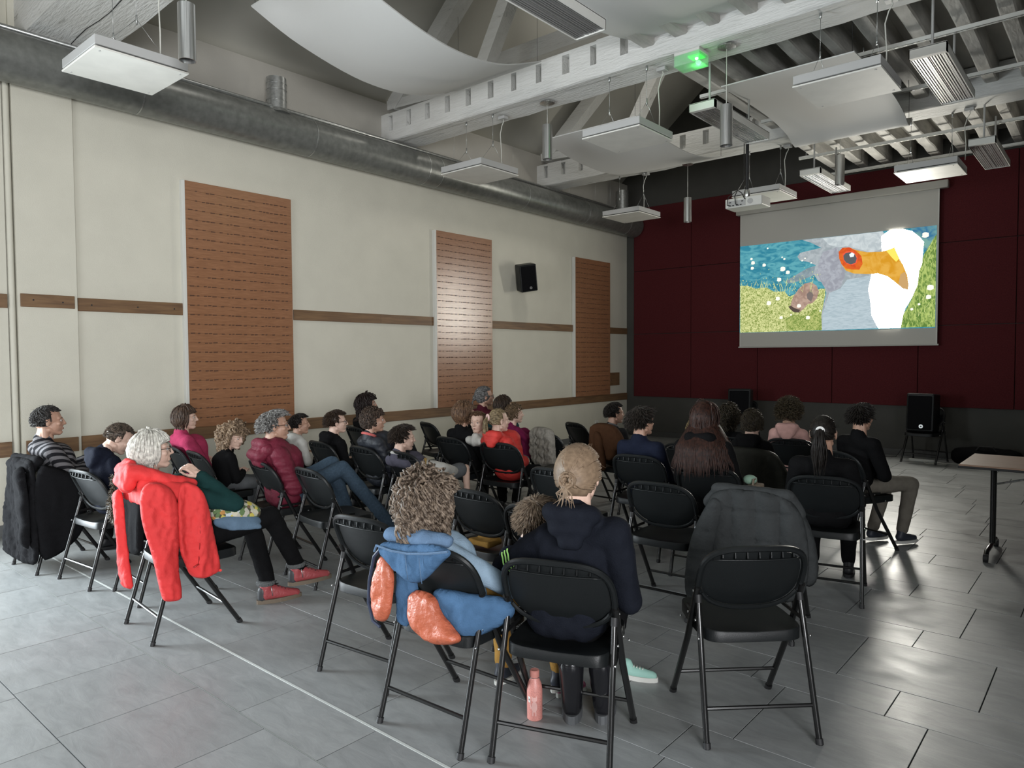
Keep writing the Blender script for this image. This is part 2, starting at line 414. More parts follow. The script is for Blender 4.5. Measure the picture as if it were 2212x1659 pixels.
# tie beams across the room
def beam(name, y0, y1, z0, z1, notches=True, x1=RX, parent=None):
    bm = bmesh.new(); rb = random.Random(int(y0 * 10))
    n = 44; rings = []
    yf = y0 + (.10 if notches else 0)
    for i in range(n + 1):
        x = WX - .05 + (x1 - WX + .05) * i / n; j = lambda s=.007: rb.uniform(-s, s)
        rings.append([bm.verts.new(q) for q in ((x, yf + j(.003), z0 + (.0 if not notches else .02)), (x, y1 + j(), z0 + j()), (x, y1 + j(), z1 + j(.015)), (x, yf + j(.003), z1 + j(.015)))])
    for i in range(n):
        for q in range(4): bm.faces.new((rings[i][q], rings[i][(q + 1) % 4], rings[i + 1][(q + 1) % 4], rings[i + 1][q]))
    bm.faces.new(rings[0]); bm.faces.new(rings[-1][::-1])
    if notches:
        n2 = 60; pr = None
        for i in range(n2 + 1):        # lower front slab
            x = WX - .05 + (x1 - WX + .05) * i / n2
            r = [bm.verts.new(q) for q in ((x, y0 + rb.uniform(-.003, .004), z0 + .012 + rb.uniform(-.005, .005)), (x, y0 + .02, z0), (x, y0 + .11, z0), (x, y0 + .11, z0 + .135), (x, y0 + rb.uniform(-.003, .004), z0 + .135))]
            if pr:
                for q in range(5): bm.faces.new((pr[q], pr[(q + 1) % 5], r[(q + 1) % 5], r[q]))
            pr = r
        x = WX - .05; nx = WX + .16
        while x < x1:
            e = min(nx, x1)
            bx(bm, x, e, y0 + rb.uniform(0, .004), y0 + .105, z0 + .133, z1 - .02 + rb.uniform(-.03, .02))
            x = nx + .085 + rb.uniform(-.01, .01); nx = nx + .362
            if x > -3.9: nx = x1
        bx(bm, WX - .05, -3.9, y0 + .004, y0 + .10, z1 - .045, z1 - .012)
        rb2 = 0
    return struct(name, bm, M_beam, parent)
b0 = beam('beam_near', 2.05, 2.68, 4.49, 4.9, False)
bm = bmesh.new(); tube(bm, [(WX + i * .25, 2.40 + .012 * math.sin(i * 1.7), 4.4885) for i in range(20)], .0045, 4)
obj('crack', bm, M_gap, b0)
b1 = beam('beam_middle', 6.25, 6.68, 4.49, 4.87)
b2 = beam('beam_far', 9.62, 10.02, 4.49, 4.87)
def bar(bm, p, q, w, h):
    p = Vector(p); q = Vector(q); t = (q - p).normalized(); u = Vector((0, 1, 0)); v = t.cross(u).normalized()
    r = [[bm.verts.new(c + u * a * w / 2 + v * b * h / 2) for a, b in ((-1, -1), (1, -1), (1, 1), (-1, 1))] for c in (p, q)]
    for i in range(4): bm.faces.new((r[0][i], r[0][(i + 1) % 4], r[1][(i + 1) % 4], r[1][i]))
    bm.faces.new(r[0][::-1]); bm.faces.new(r[1])
for yb, par in ((2.4, b0), (6.45, b1), (9.83, b2)):
    bm = bmesh.new(); bar(bm, (WX + .1, yb, 5.02), (-4.0, yb, 5.02 + 3.4 * sz / sx * 1.02), .2, .2); obj('rafter', bm, M_beam, par)
    bm = bmesh.new(); bar(bm, (-6.1, yb, 4.86), (-4.9, yb, 6.9), .17, .17); obj('strut', bm, M_beam, par)
    bm = bmesh.new(); bar(bm, (WX, yb, 5.03), (-6.55, yb, 4.96), .18, .12); obj('corbel', bm, M_beam, par)
for yb in (7.15,):
    bm = bmesh.new(); bar(bm, (WX, yb, 5.45), (-3.7, yb, 5.45), .2, .22); obj('collar_beam', bm, M_beam, b1)
for yb in (5.25, 8.75):
    bm = bmesh.new(); bar(bm, (-7.0, yb, 5.05 + .69 * sz / sx - .08), (-3.9, yb, 5.05 + 3.79 * sz / sx - .08), .16, .14); obj('brown_rafter', bm, M_brown, b1)

# front wall, right wall, back wall with window openings
struct('wall_front', bbox(WX - .2, RX + .2, FY, FY + .2, 0, RZZ + .3), M_dark)
struct('baseboard_front', bbox(WX, RX, FY - .014, FY, 0, .1), mat('dark_skirting', (0.05, 0.05, 0.047), 0.5))
bm = bmesh.new()
bx(bm, RX, RX + .2, BY, -3.0, 0, 4.9); bx(bm, RX, RX + .2, -.2, FY + .2, 0, 4.9); bx(bm, RX, RX + .2, -3.0, -.2, 0, 1.0); bx(bm, RX, RX + .2, -3.0, -.2, 2.8, 4.9)
struct('wall_right', bm, M_dark)
bm = bmesh.new()
bx(bm, WX - .2, -5.1, BY - .2, BY, 0, RZZ + .3); bx(bm, -1.3, RX + .2, BY - .2, BY, 0, RZZ + .3); bx(bm, -5.1, -1.3, BY - .2, BY, 0, 1.0); bx(bm, -5.1, -1.3, BY - .2, BY, 2.8, RZZ + .3)
struct('wall_back', bm, M_wall)
def winframe(name, c, sx_, sz_, axis):
    bm = bmesh.new()
    for (a, b, cc, d) in ((-sx_ / 2, sx_ / 2, -sz_ / 2, -sz_ / 2 + .07), (-sx_ / 2, sx_ / 2, sz_ / 2 - .07, sz_ / 2), (-sx_ / 2, -sx_ / 2 + .07, -sz_ / 2, sz_ / 2), (sx_ / 2 - .07, sx_ / 2, -sz_ / 2, sz_ / 2), (-.035, .035, -sz_ / 2, sz_ / 2)):
        if axis == 'x': bx(bm, c[0] + a, c[0] + b, c[1] - .03, c[1] + .03, c[2] + cc, c[2] + d)
        else: bx(bm, c[0] - .03, c[0] + .03, c[1] + a, c[1] + b, c[2] + cc, c[2] + d)
    return struct(name, bm, M_white)
winframe('window_1', (-3.2, BY - .1, 1.9), 3.8, 1.8, 'x'); winframe('window_2', (RX + .1, -1.6, 1.9), 2.8, 1.8, 'y')
winframe('door_1', (WX - .1, -.35, 1.2), 2.5, 2.4, 'y')

# red acoustic panels on the front wall
rp = thing('red_panel_cladding', 'dark red fabric acoustic panelling covering the front wall', 'wall panels', (0, FY, 0))
xs = [-7.5, -6.25, -4.96, -3.69, -2.42, -1.18, .09, 1.36, 2.63]; zs = [.79, 2.04, 3.29, 4.54]
for i in range(len(xs) - 1):
    for j in range(3):
        obj('panel', bbox(xs[i] + .004, xs[i + 1] - .004, -.05, 0, zs[j] + .004, zs[j + 1] - .004, .006), M_red, rp)
# ================================================================== CEILING FIXTURES
# spiral duct along the left wall
du = thing('ventilation_duct', 'long round galvanised ventilation duct running along top of left wall', 'duct', (-7.455, 0, 4.23))
P0 = Vector((0, -3.8, .06)); P1 = Vector((0, 12.44, -.05))
def dp(y): return P0.lerp(P1, (y + 3.8) / 16.24)
obj('duct_body', tbm([dp(-3.8 + 16.24 * i / 60) for i in range(61)], .218, 40), M_duct, du, True)
for y in (1.0, 3.0, 4.95, 6.75, 7.0, 8.9, 10.6, 12.0):
    bm = bmesh.new(); tube(bm, [dp(y), dp(y + .012)], .2215, 40); obj('joint_ring', bm, M_galv, du, True)
bm = bmesh.new(); bx(bm, .04, .09, -3.8, 12.3, .0, .012, Matrix.Translation((0, 0, .21)))
obj('top_rail', tbm([dp(-3.8) + Vector((.075, 0, .222)), dp(12.3) + Vector((.075, 0, .222))], .022, 6), M_galv, du)
for i, (y, lab) in enumerate(((4.53, 'short spiral steel spigot standing on the duct before the middle beam'), (11.97, 'short spiral steel spigot standing on the far end of the duct'))):
    t = thing('duct_spigot', lab, 'duct spigot', (-7.43, y, 4.40))
    bm = bmesh.new(); tube(bm, [(0, 0, 0), (0, 0, .40)], .112, 24); obj('pipe', bm, M_galv, t, True)
    for z in (.14, .26, .33): obj('seam_ring', tbm([(0, 0, z), (0, 0, z + .008)], .116, 24), M_galv, t, True)
    obj('collar', tbm([(0, 0, 0), (0, 0, .05)], [.16, .118], 24), M_galv, t, True)
for y in (7.3, 8.6, 10.1, 10.9, 11.4):
    t = tag(obj('duct_wire', tbm([(-7.35, y, 4.43), (-7.36, y + .03, 4.95 if y != 10.1 else 4.8)], .0025, 4), M_galv), 'thin steel wire holding up the duct under the rafters', 'wire', 'duct hanger wires')

# pendant tube lamps
def pendant(x, y, zc, z1, z0, label, r=.058):
    t = thing('pendant_lamp', label, 'ceiling lamp', (x, y, zc), 0, 'steel tube pendant lamps')
    obj('canopy', tbm([(0, 0, 0), (0, 0, -.012), (0, 0, -.030)], [.085, .085, .03], 24), M_steel, t, True)
    obj('cable', tbm([(0, 0, -.03), (0, 0, z1 - zc)], .004, 6), M_wcable, t)
    bm = bmesh.new(); n = 32; h1 = z1 - zc; h0 = z0 - zc
    R = [(.006, h1 + .0), (r, h1), (r, h0), (r - .004, h0), (r - .004, h0 + .10), (.028, h0 + .10), (.026, h0 + .03), (.0, h0 + .03)]
    rg = [[bm.verts.new((a * math.cos(2 * PI * k / n), a * math.sin(2 * PI * k / n), b)) for k in range(n)] for a, b in R[:-1]]
    for a, b in zip(rg, rg[1:]):
        for k in range(n):
            f = bm.faces.new((a[k], a[(k + 1) % n], b[(k + 1) % n], b[k])); f.smooth = True
    bm.faces.new(rg[-1]); bm.faces.new(rg[0][::-1])
    obj('tube', bm, M_steel, t, True)
    return t
pendant(-5.04, 2.38, 4.49, 4.085, 3.695, 'nearest steel tube pendant lamp hanging at the top left of the photo')
pendant(-5.033, 6.50, 4.49, 4.235, 3.85, 'steel tube pendant lamp hanging from the left half of middle beam')
pendant(-2.871, 6.45, 4.49, 3.945, 3.57, 'steel tube pendant lamp hanging from middle beam right of green exit light', .057)
pendant(-2.866, 9.95, 4.49, 4.21, 3.83, 'steel tube pendant lamp hanging from far beam above the projection screen')
pendant(-5.034, 9.95, 4.49, 3.98, 3.62, 'steel tube pendant lamp hanging from far beam left of the projector')

# square radiant heater panels
def rpanel(x, y, z, label, s=.67, jb=None, wires=True):
    t = thing('ceiling_panel', label, 'ceiling panel', (x, y, z), 0, 'square white panels hung below the beams')
    h = s / 2
    obj('face', bbox(-h, h, -h, h, 0, .014, .003), M_panel, t)
    obj('case', bbox(-h + .004, h - .004, -h + .004, h - .004, .026, .095, .003), M_trim_grey if True else M_white, t)
    obj('gap_core', bbox(-h + .03, h - .03, -h + .03, h - .03, .012, .028), M_gap, t)
    for a in (-1, 1):
        for b in (-1, 1): obj('screw', tbm([(a * (h - .05), b * (h - .05), .001), (a * (h - .05), b * (h - .05), -.003)], .008, 8), M_trim_grey, t)
    for a in (-.22, .22):
        bm = bmesh.new(); tube(bm, [(a, 0, .34), (a, 0, 4.49 - z)], .0022, 4)
        tube(bm, [(a - .0, -.22, .095), (a, 0, .34)], .002, 4); tube(bm, [(a, .22, .095), (a, 0, .34)], .002, 4)
        tube(bm, [(a, 0, .30), (a, 0, .37)], .007, 6); tube(bm, [(a, 0, 4.44 - z), (a, 0, 4.49 - z)], .012, 6)
        obj('hanging_wire', bm, M_cable if False else M_galv, t)
    jx, jy = jb if jb else (.3, .15)
    bm = bmesh.new(); hh = 4.49 - z
    tube(bm, [(jx, jy, hh - .02), (jx + .01, jy, hh - .06), (jx - .02, jy, hh - .11), (jx - .045, jy, hh - .2), (jx - .04, jy, hh * .6), (jx - .03, jy, hh * .4), (jx - .035, jy, .095)], .0055, 6)
    obj('power_cable', bm, M_wcable, t)
    obj('junction_box', bbox(jx - .05, jx + .05, jy - .04, jy + .04, hh - .035, hh, .004), M_trim_grey, t)
    return t
k = 2.2
rpanel(-5.87, 2.29, 3.80, 'nearest square white ceiling panel at the top left under the first beam')
rpanel(-5.97, 6.37, 3.80, 'square white ceiling panel under middle beam closest to left wall duct', jb=(.25, .15))
rpanel(-3.88, 6.35, 3.80, 'square white ceiling panel with green tinted edge below the exit light', jb=(.31, .15))
rpanel(-1.78, 6.36, 3.80, 'large looking square ceiling panel at right under middle beam', jb=(.3, .1))
rpanel(-5.98, 9.90, 3.80, 'square white ceiling panel before the far end of the duct', jb=(.2, .1))
rpanel(-3.86, 9.95, 3.80, 'square white ceiling panel directly behind the projector', jb=(.3, .05))
rpanel(-1.83, 10.0, 3.80, 'square white ceiling panel just above right end of projection screen', jb=(.4, -.05))

# ribbed strip heaters
def heater(x, y, z, ln, label, wd=.27):
    t = thing('strip_heater', label, 'heater', (x, y, z), 0, 'long ribbed strip heaters under the ceiling')
    h = wd / 2; l = ln / 2
    bm = bmesh.new()
    bx(bm, -h, -h + .006, -l, l, -.0, .075); bx(bm, h - .006, h, -l, l, -.0, .075); bx(bm, -h, h, -l, l, .070, .078)
    bx(bm, -h, h, -l, -l + .05, .0, .075); bx(bm, -h, h, l - .006, l, 0, .075)
    obj('case', bm, M_white, t)
    for i in range(2):
        bm = bmesh.new(); n = 12; x0 = -h + .012 + i * (wd - .024 + .01) / 2; x1 = x0 + (wd - .024 - .01) / 2
        for q in range(n):
            a = x0 + (x1 - x0) * q / n; b = x0 + (x1 - x0) * (q + 1) / n; z_ = .006 + .006 * (q % 2) + (.004 if q in (3, 8) else 0)
            bx(bm, a, b, -l + .055, l - .01, z_, .03)
        obj('fin_plate', bm, M_alu, t)
    obj('centre_slot', bbox(-.005, .005, -l + .055, l - .01, .02, .032), M_gap, t)
    for yy in (-l + .18, l - .25): obj('drop_rod', tbm([(0, yy, .075), (0, yy, .60)], .011, 8), M_trim_grey, t)
    return t
heater(-1.24, 7.28, 4.0, 1.40, 'ribbed strip heater at upper right between middle and far beams')
heater(-1.28, 10.45, 4.0, 1.38, 'ribbed strip heater at far right under the end joists')
heater(-3.17, 7.25, 4.0, 1.40, 'ribbed strip heater behind the tube lamp above the projector pole')
heater(-3.21, 10.52, 4.0, 1.38, 'ribbed strip heater just above middle of projection screen')
heater(-3.07, 3.80, 4.0, 1.40, 'nearest strip heater cut by top edge of photo')

# perforated channel rails across the joists
def chan(y, z, x0, x1, label):
    t = thing('channel_rail', label, 'rail', (x0, y, z), 0, 'perforated steel channel rails under the joists')
    bm = bmesh.new(); L_ = x1 - x0
    bx(bm, 0, L_, -.02, -.017, 0, .04); bx(bm, 0, L_, .017, .02, 0, .04)
    x = 0
    while x < L_:       # slotted bottom web
        bx(bm, x, x + .025, -.02, .02, 0, .003); bx(bm, x + .025, x + .08, -.02, -.009, 0, .003); bx(bm, x + .025, x + .08, .009, .02, 0, .003); x += .08
    bx(bm, 0, L_, -.017, .017, .03, .034, mi=1)
    obj('channel', bm, [M_white, M_gap], t)
    bm = bmesh.new()
    for q in (.1, L_ * .35, L_ * .66, L_ - .1): tube(bm, [(q, 0, .034), (q, 0, 4.62 - z)], .004, 6)
    obj('threaded_rod', bm, M_galv, t)['kind'] = 'stuff'
chan(7.66, 4.53, -3.72, 1.2, 'slotted white channel rail just behind the middle beam')
chan(8.90, 4.50, -3.5, 1.2, 'slotted white channel rail just before the far beam')
chan(10.98, 4.52, -3.74, 1.2, 'slotted channel rail halfway between far beam and red wall')
chan(12.2, 4.50, -3.66, 1.2, 'slotted channel rail closest to red wall above screen')
chan(5.3, 4.53, -3.6, 1.2, 'slotted channel rail before the middle beam at top of photo')

# white curved acoustic sheets
def cloud(x0, x1, prof, label, th=.012):
    t = thing('acoustic_sheet', label, 'acoustic sheet', (x0, prof[0][0], prof[0][1]), 0, 'curved white acoustic sheets')
    bm = bmesh.new(); n = 24
    def cr(u):
        m = len(prof) - 1; i = min(int(u * m), m - 1); f = u * m - i
        p = [Vector(prof[max(0, min(m, i + q))]) for q in (-1, 0, 1, 2)]
        return .5 * ((2 * p[1]) + (p[2] - p[0]) * f + (2 * p[0] - 5 * p[1] + 4 * p[2] - p[3]) * f * f + (3 * p[1] - p[0] - 3 * p[2] + p[3]) * f ** 3)
    rr = []
    for i in range(n + 1):
        q = cr(i / n); y, z = q.x - prof[0][0], q.y - prof[0][1]
        rr.append([bm.verts.new(c) for c in ((0, y, z), (x1 - x0, y, z), (x1 - x0, y, z + th), (0, y, z + th))])
    for a, b in zip(rr, rr[1:]):
        for q in range(4): bm.faces.new((a[q], a[(q + 1) % 4], b[(q + 1) % 4], b[q]))
    bm.faces.new(rr[0]); bm.faces.new(rr[-1][::-1])
    obj('sheet', bm, M_cloud, t, True)
    for xx in (.03, x1 - x0 - .03):
        for q in (.02, .98):
            p = cr(q); obj('hanging_wire', tbm([(xx, p.x - prof[0][0], p.y - prof[0][1] + .01), (xx, p.x - prof[0][0], 5.6 - prof[0][1])], .0022, 4), M_cable, t)
cloud(-6.05, -4.8, [(3.45, 4.78), (3.95, 4.60), (4.7, 4.47), (5.4, 4.52), (6.1, 4.76)], 'big curved white sheet sagging before the left half of middle beam')
cloud(-3.68, -2.35, [(3.3, 4.50), (4.2, 4.47), (5.0, 4.50), (5.7, 4.58), (6.35, 4.72)], 'curved white sheet at top centre above the green exit light')
cloud(-5.68, -4.32, [(7.25, 4.36), (7.9, 4.25), (8.6, 4.22), (9.2, 4.29), (9.62, 4.40)], 'curved white sheet behind the panel with green edge')
cloud(-3.22, -1.93, [(7.1, 4.38), (7.8, 4.40), (8.5, 4.39), (9.0, 4.33), (9.3, 4.24), (9.45, 4.36)], 'curved white sheet above the large looking panel at right')
cloud(-6.6, -5.3, [(1.0, 4.3), (1.6, 4.36), (2.2, 4.46), (3.0, 4.72), (3.35, 4.98)], 'corner of curved white sheet at top edge above nearest pendant lamp') if False else None
t = thing('acoustic_sheet', 'small visible corner of white sheet at top edge left of big curved sheet', 'acoustic sheet', (-4.55, 1.62, 4.36), 0, 'curved white acoustic sheets')
bm = bmesh.new(); n = 12; rr = []
for i in range(n + 1):
    y = .9 * i / n; z = .16 * (i / n) ** 2
    rr.append([bm.verts.new(c) for c in ((-.55, y - .6, z), (.75, y - .6, z), (.75, y - .6, z + .012), (-.55, y - .6, z + .012))])
for a, b in zip(rr, rr[1:]):
    for q in range(4): bm.faces.new((a[q], a[(q + 1) % 4], b[(q + 1) % 4], b[q]))
bm.faces.new(rr[0]); bm.faces.new(rr[-1][::-1]); obj('sheet', bm, M_cloud, t, True)

# exit light: clear box with green glow
ex = thing('exit_light', 'clear plastic emergency exit light glowing green under middle beam', 'exit light', (-3.19, 6.36, 4.49))
M_clear = mat('clear_green_plastic', (0.45, 0.75, 0.5), 0.15); M_clear.node_tree.nodes['Principled BSDF'].inputs['Alpha'].default_value = .28
M_glow = mat('green_led_plate', (0.04, 0.85, 0.10), 0.4, emit=0.55)
M_led = mat('green_led', (0.45, 1.0, 0.6), 0.4, emit=5)
obj('base', bbox(-.13, .13, -.09, .11, -.03, 0, .004), M_white, ex)
bm = bmesh.new(); bx(bm, -.13, .13, -.09, .11, -.13, -.028); bx(bm, -.124, .124, -.084, .104, -.124, -.034)
obj('cover', bm, M_clear, ex)
obj('glow_plate', bbox(-.02, .11, -.03, .09, -.05, -.032, .003), M_glow, ex)
bm = bmesh.new(); sph(bm, (.045, .03, -.055), .016); obj('led', bm, M_led, ex, True)
pl = bpy.data.lights.new('exit_glow', 'POINT'); pl.energy = 1.1; pl.color = (.12, 1, .2); pl.shadow_soft_size = .03
po = bpy.data.objects.new('exit_glow', pl); COL.objects.link(po); po.location = (0.07, .02, -.155); po.parent = ex

# projector on its pole
pj = thing('projector', 'white projector hanging on a black pole before the red wall', 'projector', (-3.70, 8.95, 3.55))
obj('body', bbox(-.24, .24, -.12, .17, -.06, .06, .012, 2), M_white, pj)
obj('port_panel', bbox(-.20, .03, -.124, -.118, -.045, .03, .001), M_trim_grey, pj)
for (x, z) in ((-.17, -.03), (-.13, -.03), (-.17, .01), (-.08, -.03), (-.03, -.03), (-.01, .012)): obj('port', bbox(x - .012, x + .012, -.127, -.122, z - .006, z + .006), M_blk, pj)
obj('fan_grille', tbm([(.09, -.121, 0), (.09, -.126, 0)], .034, 16), M_trim_grey, pj)
obj('mount_plate', bbox(-.10, .12, -.05, .08, .06, .072), M_blk, pj)
obj('ball_joint', tbm([(0, 0, .07), (0, 0, .11), (0, 0, .17)], [.03, .045, .03], 12), M_steel, pj, True)
obj('pole', tbm([(0, 0, .16), (0, 0, 1.12)], .021, 12), M_blk, pj, True)
obj('lens', tbm([(.13, .165, .0), (.13, .19, .0)], .035, 16), M_blk, pj, True)
bm = bmesh.new()
tube(bm, [(-.04, .0, .95), (-.045, 0, .3), (-.10, -.06, .17), (-.19, -.14, .08), (-.2, -.15, -.02), (-.17, -.125, -.03)], .006, 6)
tube(bm, [(-.10, -.06, .17), (-.10, -.15, .08), (-.09, -.14, -.02), (-.06, -.125, -.035)], .007, 6)
tube(bm, [(-.10, -.06, .17), (-.03, -.1, .12), (.02, -.13, .04), (.03, -.122, .03)], .006, 6)
obj('cable', bm, M_cable, pj, True)

# projection screen with the film picture
sc = thing('projection_screen', 'big pulled-down projection screen showing a bird in a flower meadow', 'screen', (-3.69, 12.38, 4.1))
M_scr = mat('screen_cloth', (0.50, 0.49, 0.45), 0.8)
obj('housing', bbox(-1.62, 1.66, -.03, .08, -.005, .11, .012, 2), mat('screen_case', (0.42, 0.41, 0.37), 0.5), sc)
obj('cloth', bbox(-1.555, 1.545, .018, .021, -2.345, 0), M_scr, sc)
obj('bottom_bar', bbox(-1.575, 1.565, .008, .030, -2.365, -2.34, .004), mat('screen_case', None), sc)
for s in (-1.545, 1.535): obj('side_border', bbox(s - .006, s + .006, .0165, .019, -2.34, 0), M_white, sc)
PK = 1.25
def emat(name, col, noise_s=None, col2=None, stretch=(1, 1, 1), k=1.0, lo=.4, hi=.6):
    m = bpy.data.materials.new(name); m.use_nodes = True; nt = m.node_tree; nt.nodes.clear()
    o = nt.nodes.new('ShaderNodeOutputMaterial'); e = nt.nodes.new('ShaderNodeEmission'); nt.links.new(e.outputs[0], o.inputs[0])
    e.inputs[0].default_value = tuple(col) + (1,); e.inputs[1].default_value = PK * k
    if noise_s:
        tc = nt.nodes.new('ShaderNodeTexCoord'); mp = nt.nodes.new('ShaderNodeMapping'); mp.inputs['Scale'].default_value = stretch
        n = nt.nodes.new('ShaderNodeTexNoise'); n.inputs['Scale'].default_value = noise_s; n.inputs['Detail'].default_value = 5; n.inputs['Distortion'].default_value = 1.2
        r = nt.nodes.new('ShaderNodeValToRGB'); r.color_ramp.elements[0].position = lo; r.color_ramp.elements[1].position = hi
        r.color_ramp.elements[0].color = tuple(col) + (1,); r.color_ramp.elements[1].color = tuple(col2) + (1,)
        nt.links.new(tc.outputs['Object'], mp.inputs[0]); nt.links.new(mp.outputs[0], n.inputs['Vector']); nt.links.new(n.outputs['Fac'], r.inputs[0]); nt.links.new(r.outputs[0], e.inputs[0])
    return m
PIC={
 'full':[(-5.244,3.542),(-2.173,3.555),(-2.17,2.018),(-5.234,1.999)],
 'grass_left':[(-5.24,2.849),(-5.1,2.84),(-4.958,2.781),(-4.759,2.787),(-4.621,2.7),(-4.448,2.699),(-4.371,2.608),(-4.258,2.639),(-4.146,2.576),(-3.857,2.707),(-3.776,2.702),(-3.775,2.609),(-3.834,2.261),(-3.823,2.013),(-5.234,1.999)],
 'grass_dark':[(-4.366,2.029),(-4.443,2.209),(-4.293,2.299),(-4.106,2.272),(-3.889,2.393),(-3.825,2.279),(-3.823,2.013)],
 'grass_right':[(-2.173,3.418),(-2.173,3.555),(-2.17,2.018),(-2.644,2.019),(-2.615,2.209),(-2.495,2.462),(-2.422,2.663),(-2.395,2.917),(-2.338,3.132),(-2.265,3.26)],
 'rightblue':[(-2.526,3.554),(-2.173,3.555),(-2.173,3.015),(-2.263,3.125),(-2.354,3.236),(-2.448,3.416)],
 'body':[(-4.156,3.551),(-2.918,3.546),(-2.852,3.427),(-2.914,3.294),(-3.055,2.849),(-3.083,2.496),(-2.979,2.019),(-3.823,2.013),(-3.834,2.261),(-3.758,2.627),(-3.813,2.797),(-3.894,2.84),(-3.967,2.957),(-3.932,3.103),(-4.06,3.17),(-4.189,3.201),(-4.236,3.271),(-4.19,3.333),(-4.007,3.361),(-3.846,3.382),(-4.009,3.482)],
 'wingfeather':[(-4.43,2.87),(-4.299,2.945),(-4.077,3.059),(-3.861,3.115),(-3.824,3.001),(-4.003,2.922),(-4.186,2.861),(-4.373,2.827)],
 'neckshade':[(-3.818,3.314),(-3.582,3.363),(-3.545,3.142),(-3.475,2.99),(-3.473,2.881),(-3.54,2.704),(-3.714,2.624),(-3.813,2.76),(-3.913,2.971),(-3.879,3.172)],
 'lowbody':[(-3.714,2.624),(-3.54,2.686),(-3.438,2.824),(-3.236,2.845),(-3.071,2.868),(-3.083,2.496),(-2.979,2.019),(-3.823,2.013),(-3.816,2.278),(-3.748,2.497)],
 'crown':[(-3.83,3.537),(-2.918,3.546),(-2.868,3.429),(-2.914,3.276),(-3.076,3.222),(-3.241,3.292),(-3.445,3.367),(-3.582,3.363),(-3.722,3.415)],
 'white':[(-2.933,3.471),(-2.822,3.552),(-2.634,3.544),(-2.51,3.5),(-2.417,3.412),(-2.344,3.319),(-2.353,3.168),(-2.366,2.982),(-2.402,2.883),(-2.422,2.663),(-2.496,2.479),(-2.586,2.312),(-2.615,2.209),(-2.644,2.019),(-2.963,2.018),(-3.063,2.228),(-3.082,2.46),(-3.118,2.64),(-3.071,2.885),(-2.909,2.89),(-2.93,3.296)],
 'beak':[(-3.571,3.289),(-3.513,3.347),(-3.41,3.345),(-3.308,3.29),(-3.141,3.238),(-2.946,3.227),(-2.818,3.249),(-2.722,3.17),(-2.626,3.005),(-2.562,2.828),(-2.537,2.671),(-2.551,2.6),(-2.621,2.625),(-2.716,2.718),(-2.844,2.832),(-2.974,2.887),(-3.137,2.891),(-3.338,2.916),(-3.457,2.971),(-3.527,3.085),(-3.563,3.18)],
 'beaktop':[(-2.866,3.24),(-2.818,3.253),(-2.747,3.277),(-2.674,3.096),(-2.721,3.048),(-2.785,3.124)],
 'beaktip':[(-2.655,2.852),(-2.594,2.882),(-2.537,2.671),(-2.551,2.6),(-2.621,2.625),(-2.685,2.707)],
 'red':[(-3.571,3.289),(-3.513,3.347),(-3.41,3.345),(-3.308,3.281),(-3.224,3.183),(-3.205,3.057),(-3.254,2.972),(-3.355,2.98),(-3.458,3.007),(-3.527,3.085),(-3.563,3.18)],
 'eyering':[(-3.512,3.247),(-3.444,3.286),(-3.342,3.267),(-3.282,3.171),(-3.289,3.082),(-3.356,3.052),(-3.441,3.078),(-3.493,3.137)],
 'eye':[(-3.498,3.219),(-3.46,3.26),(-3.392,3.264),(-3.324,3.229),(-3.293,3.154),(-3.314,3.084),(-3.382,3.067),(-3.45,3.097),(-3.49,3.155)],
 'glint':[(-3.409,3.228),(-3.367,3.26),(-3.328,3.229),(-3.341,3.186),(-3.391,3.181)],
 'creature':[(-4.332,2.491),(-4.295,2.603),(-4.203,2.73),(-4.112,2.809),(-4.002,2.825),(-3.911,2.757),(-3.874,2.653),(-3.909,2.543),(-3.98,2.473),(-4.053,2.458),(-4.117,2.386),(-4.199,2.323),(-4.284,2.333),(-4.35,2.397)],
 'creatureshade':[(-4.073,2.628),(-4.001,2.698),(-3.964,2.602),(-3.999,2.492),(-4.063,2.552)],
 'creaturedark':[(-4.377,2.436),(-4.332,2.444),(-4.275,2.403),(-4.181,2.37),(-4.199,2.323),(-4.284,2.333),(-4.346,2.387)],
}
FLOWERS= [(-5.005,3.236,0.035),(-4.805,3.18,0.032),(-5.017,3.143,0.029),(-4.48,3.084,0.045),(-4.394,3.02,0.035),(-4.541,2.907,0.038),(-5.032,3.308,0.022),(-5.215,3.226,0.032),(-2.324,3.418,0.048),(-2.248,2.617,0.048),(-2.269,2.474,0.038),(-2.395,2.371,0.019),(-4.152,3.197,0.016),(-4.106,3.231,0.014),(-4.005,3.147,0.014),(-4.491,3.286,0.014),(-4.717,2.512,0.042),(-4.562,2.581,0.038),(-4.501,2.25,0.029),(-4.051,2.232,0.035),(-4.201,2.437,0.035),(-4.744,3.465,0.016),(-3.853,2.336,0.014),(-4.33,2.291,0.016),(-2.493,2.299,0.022),(-4.453,3.254,0.019)]
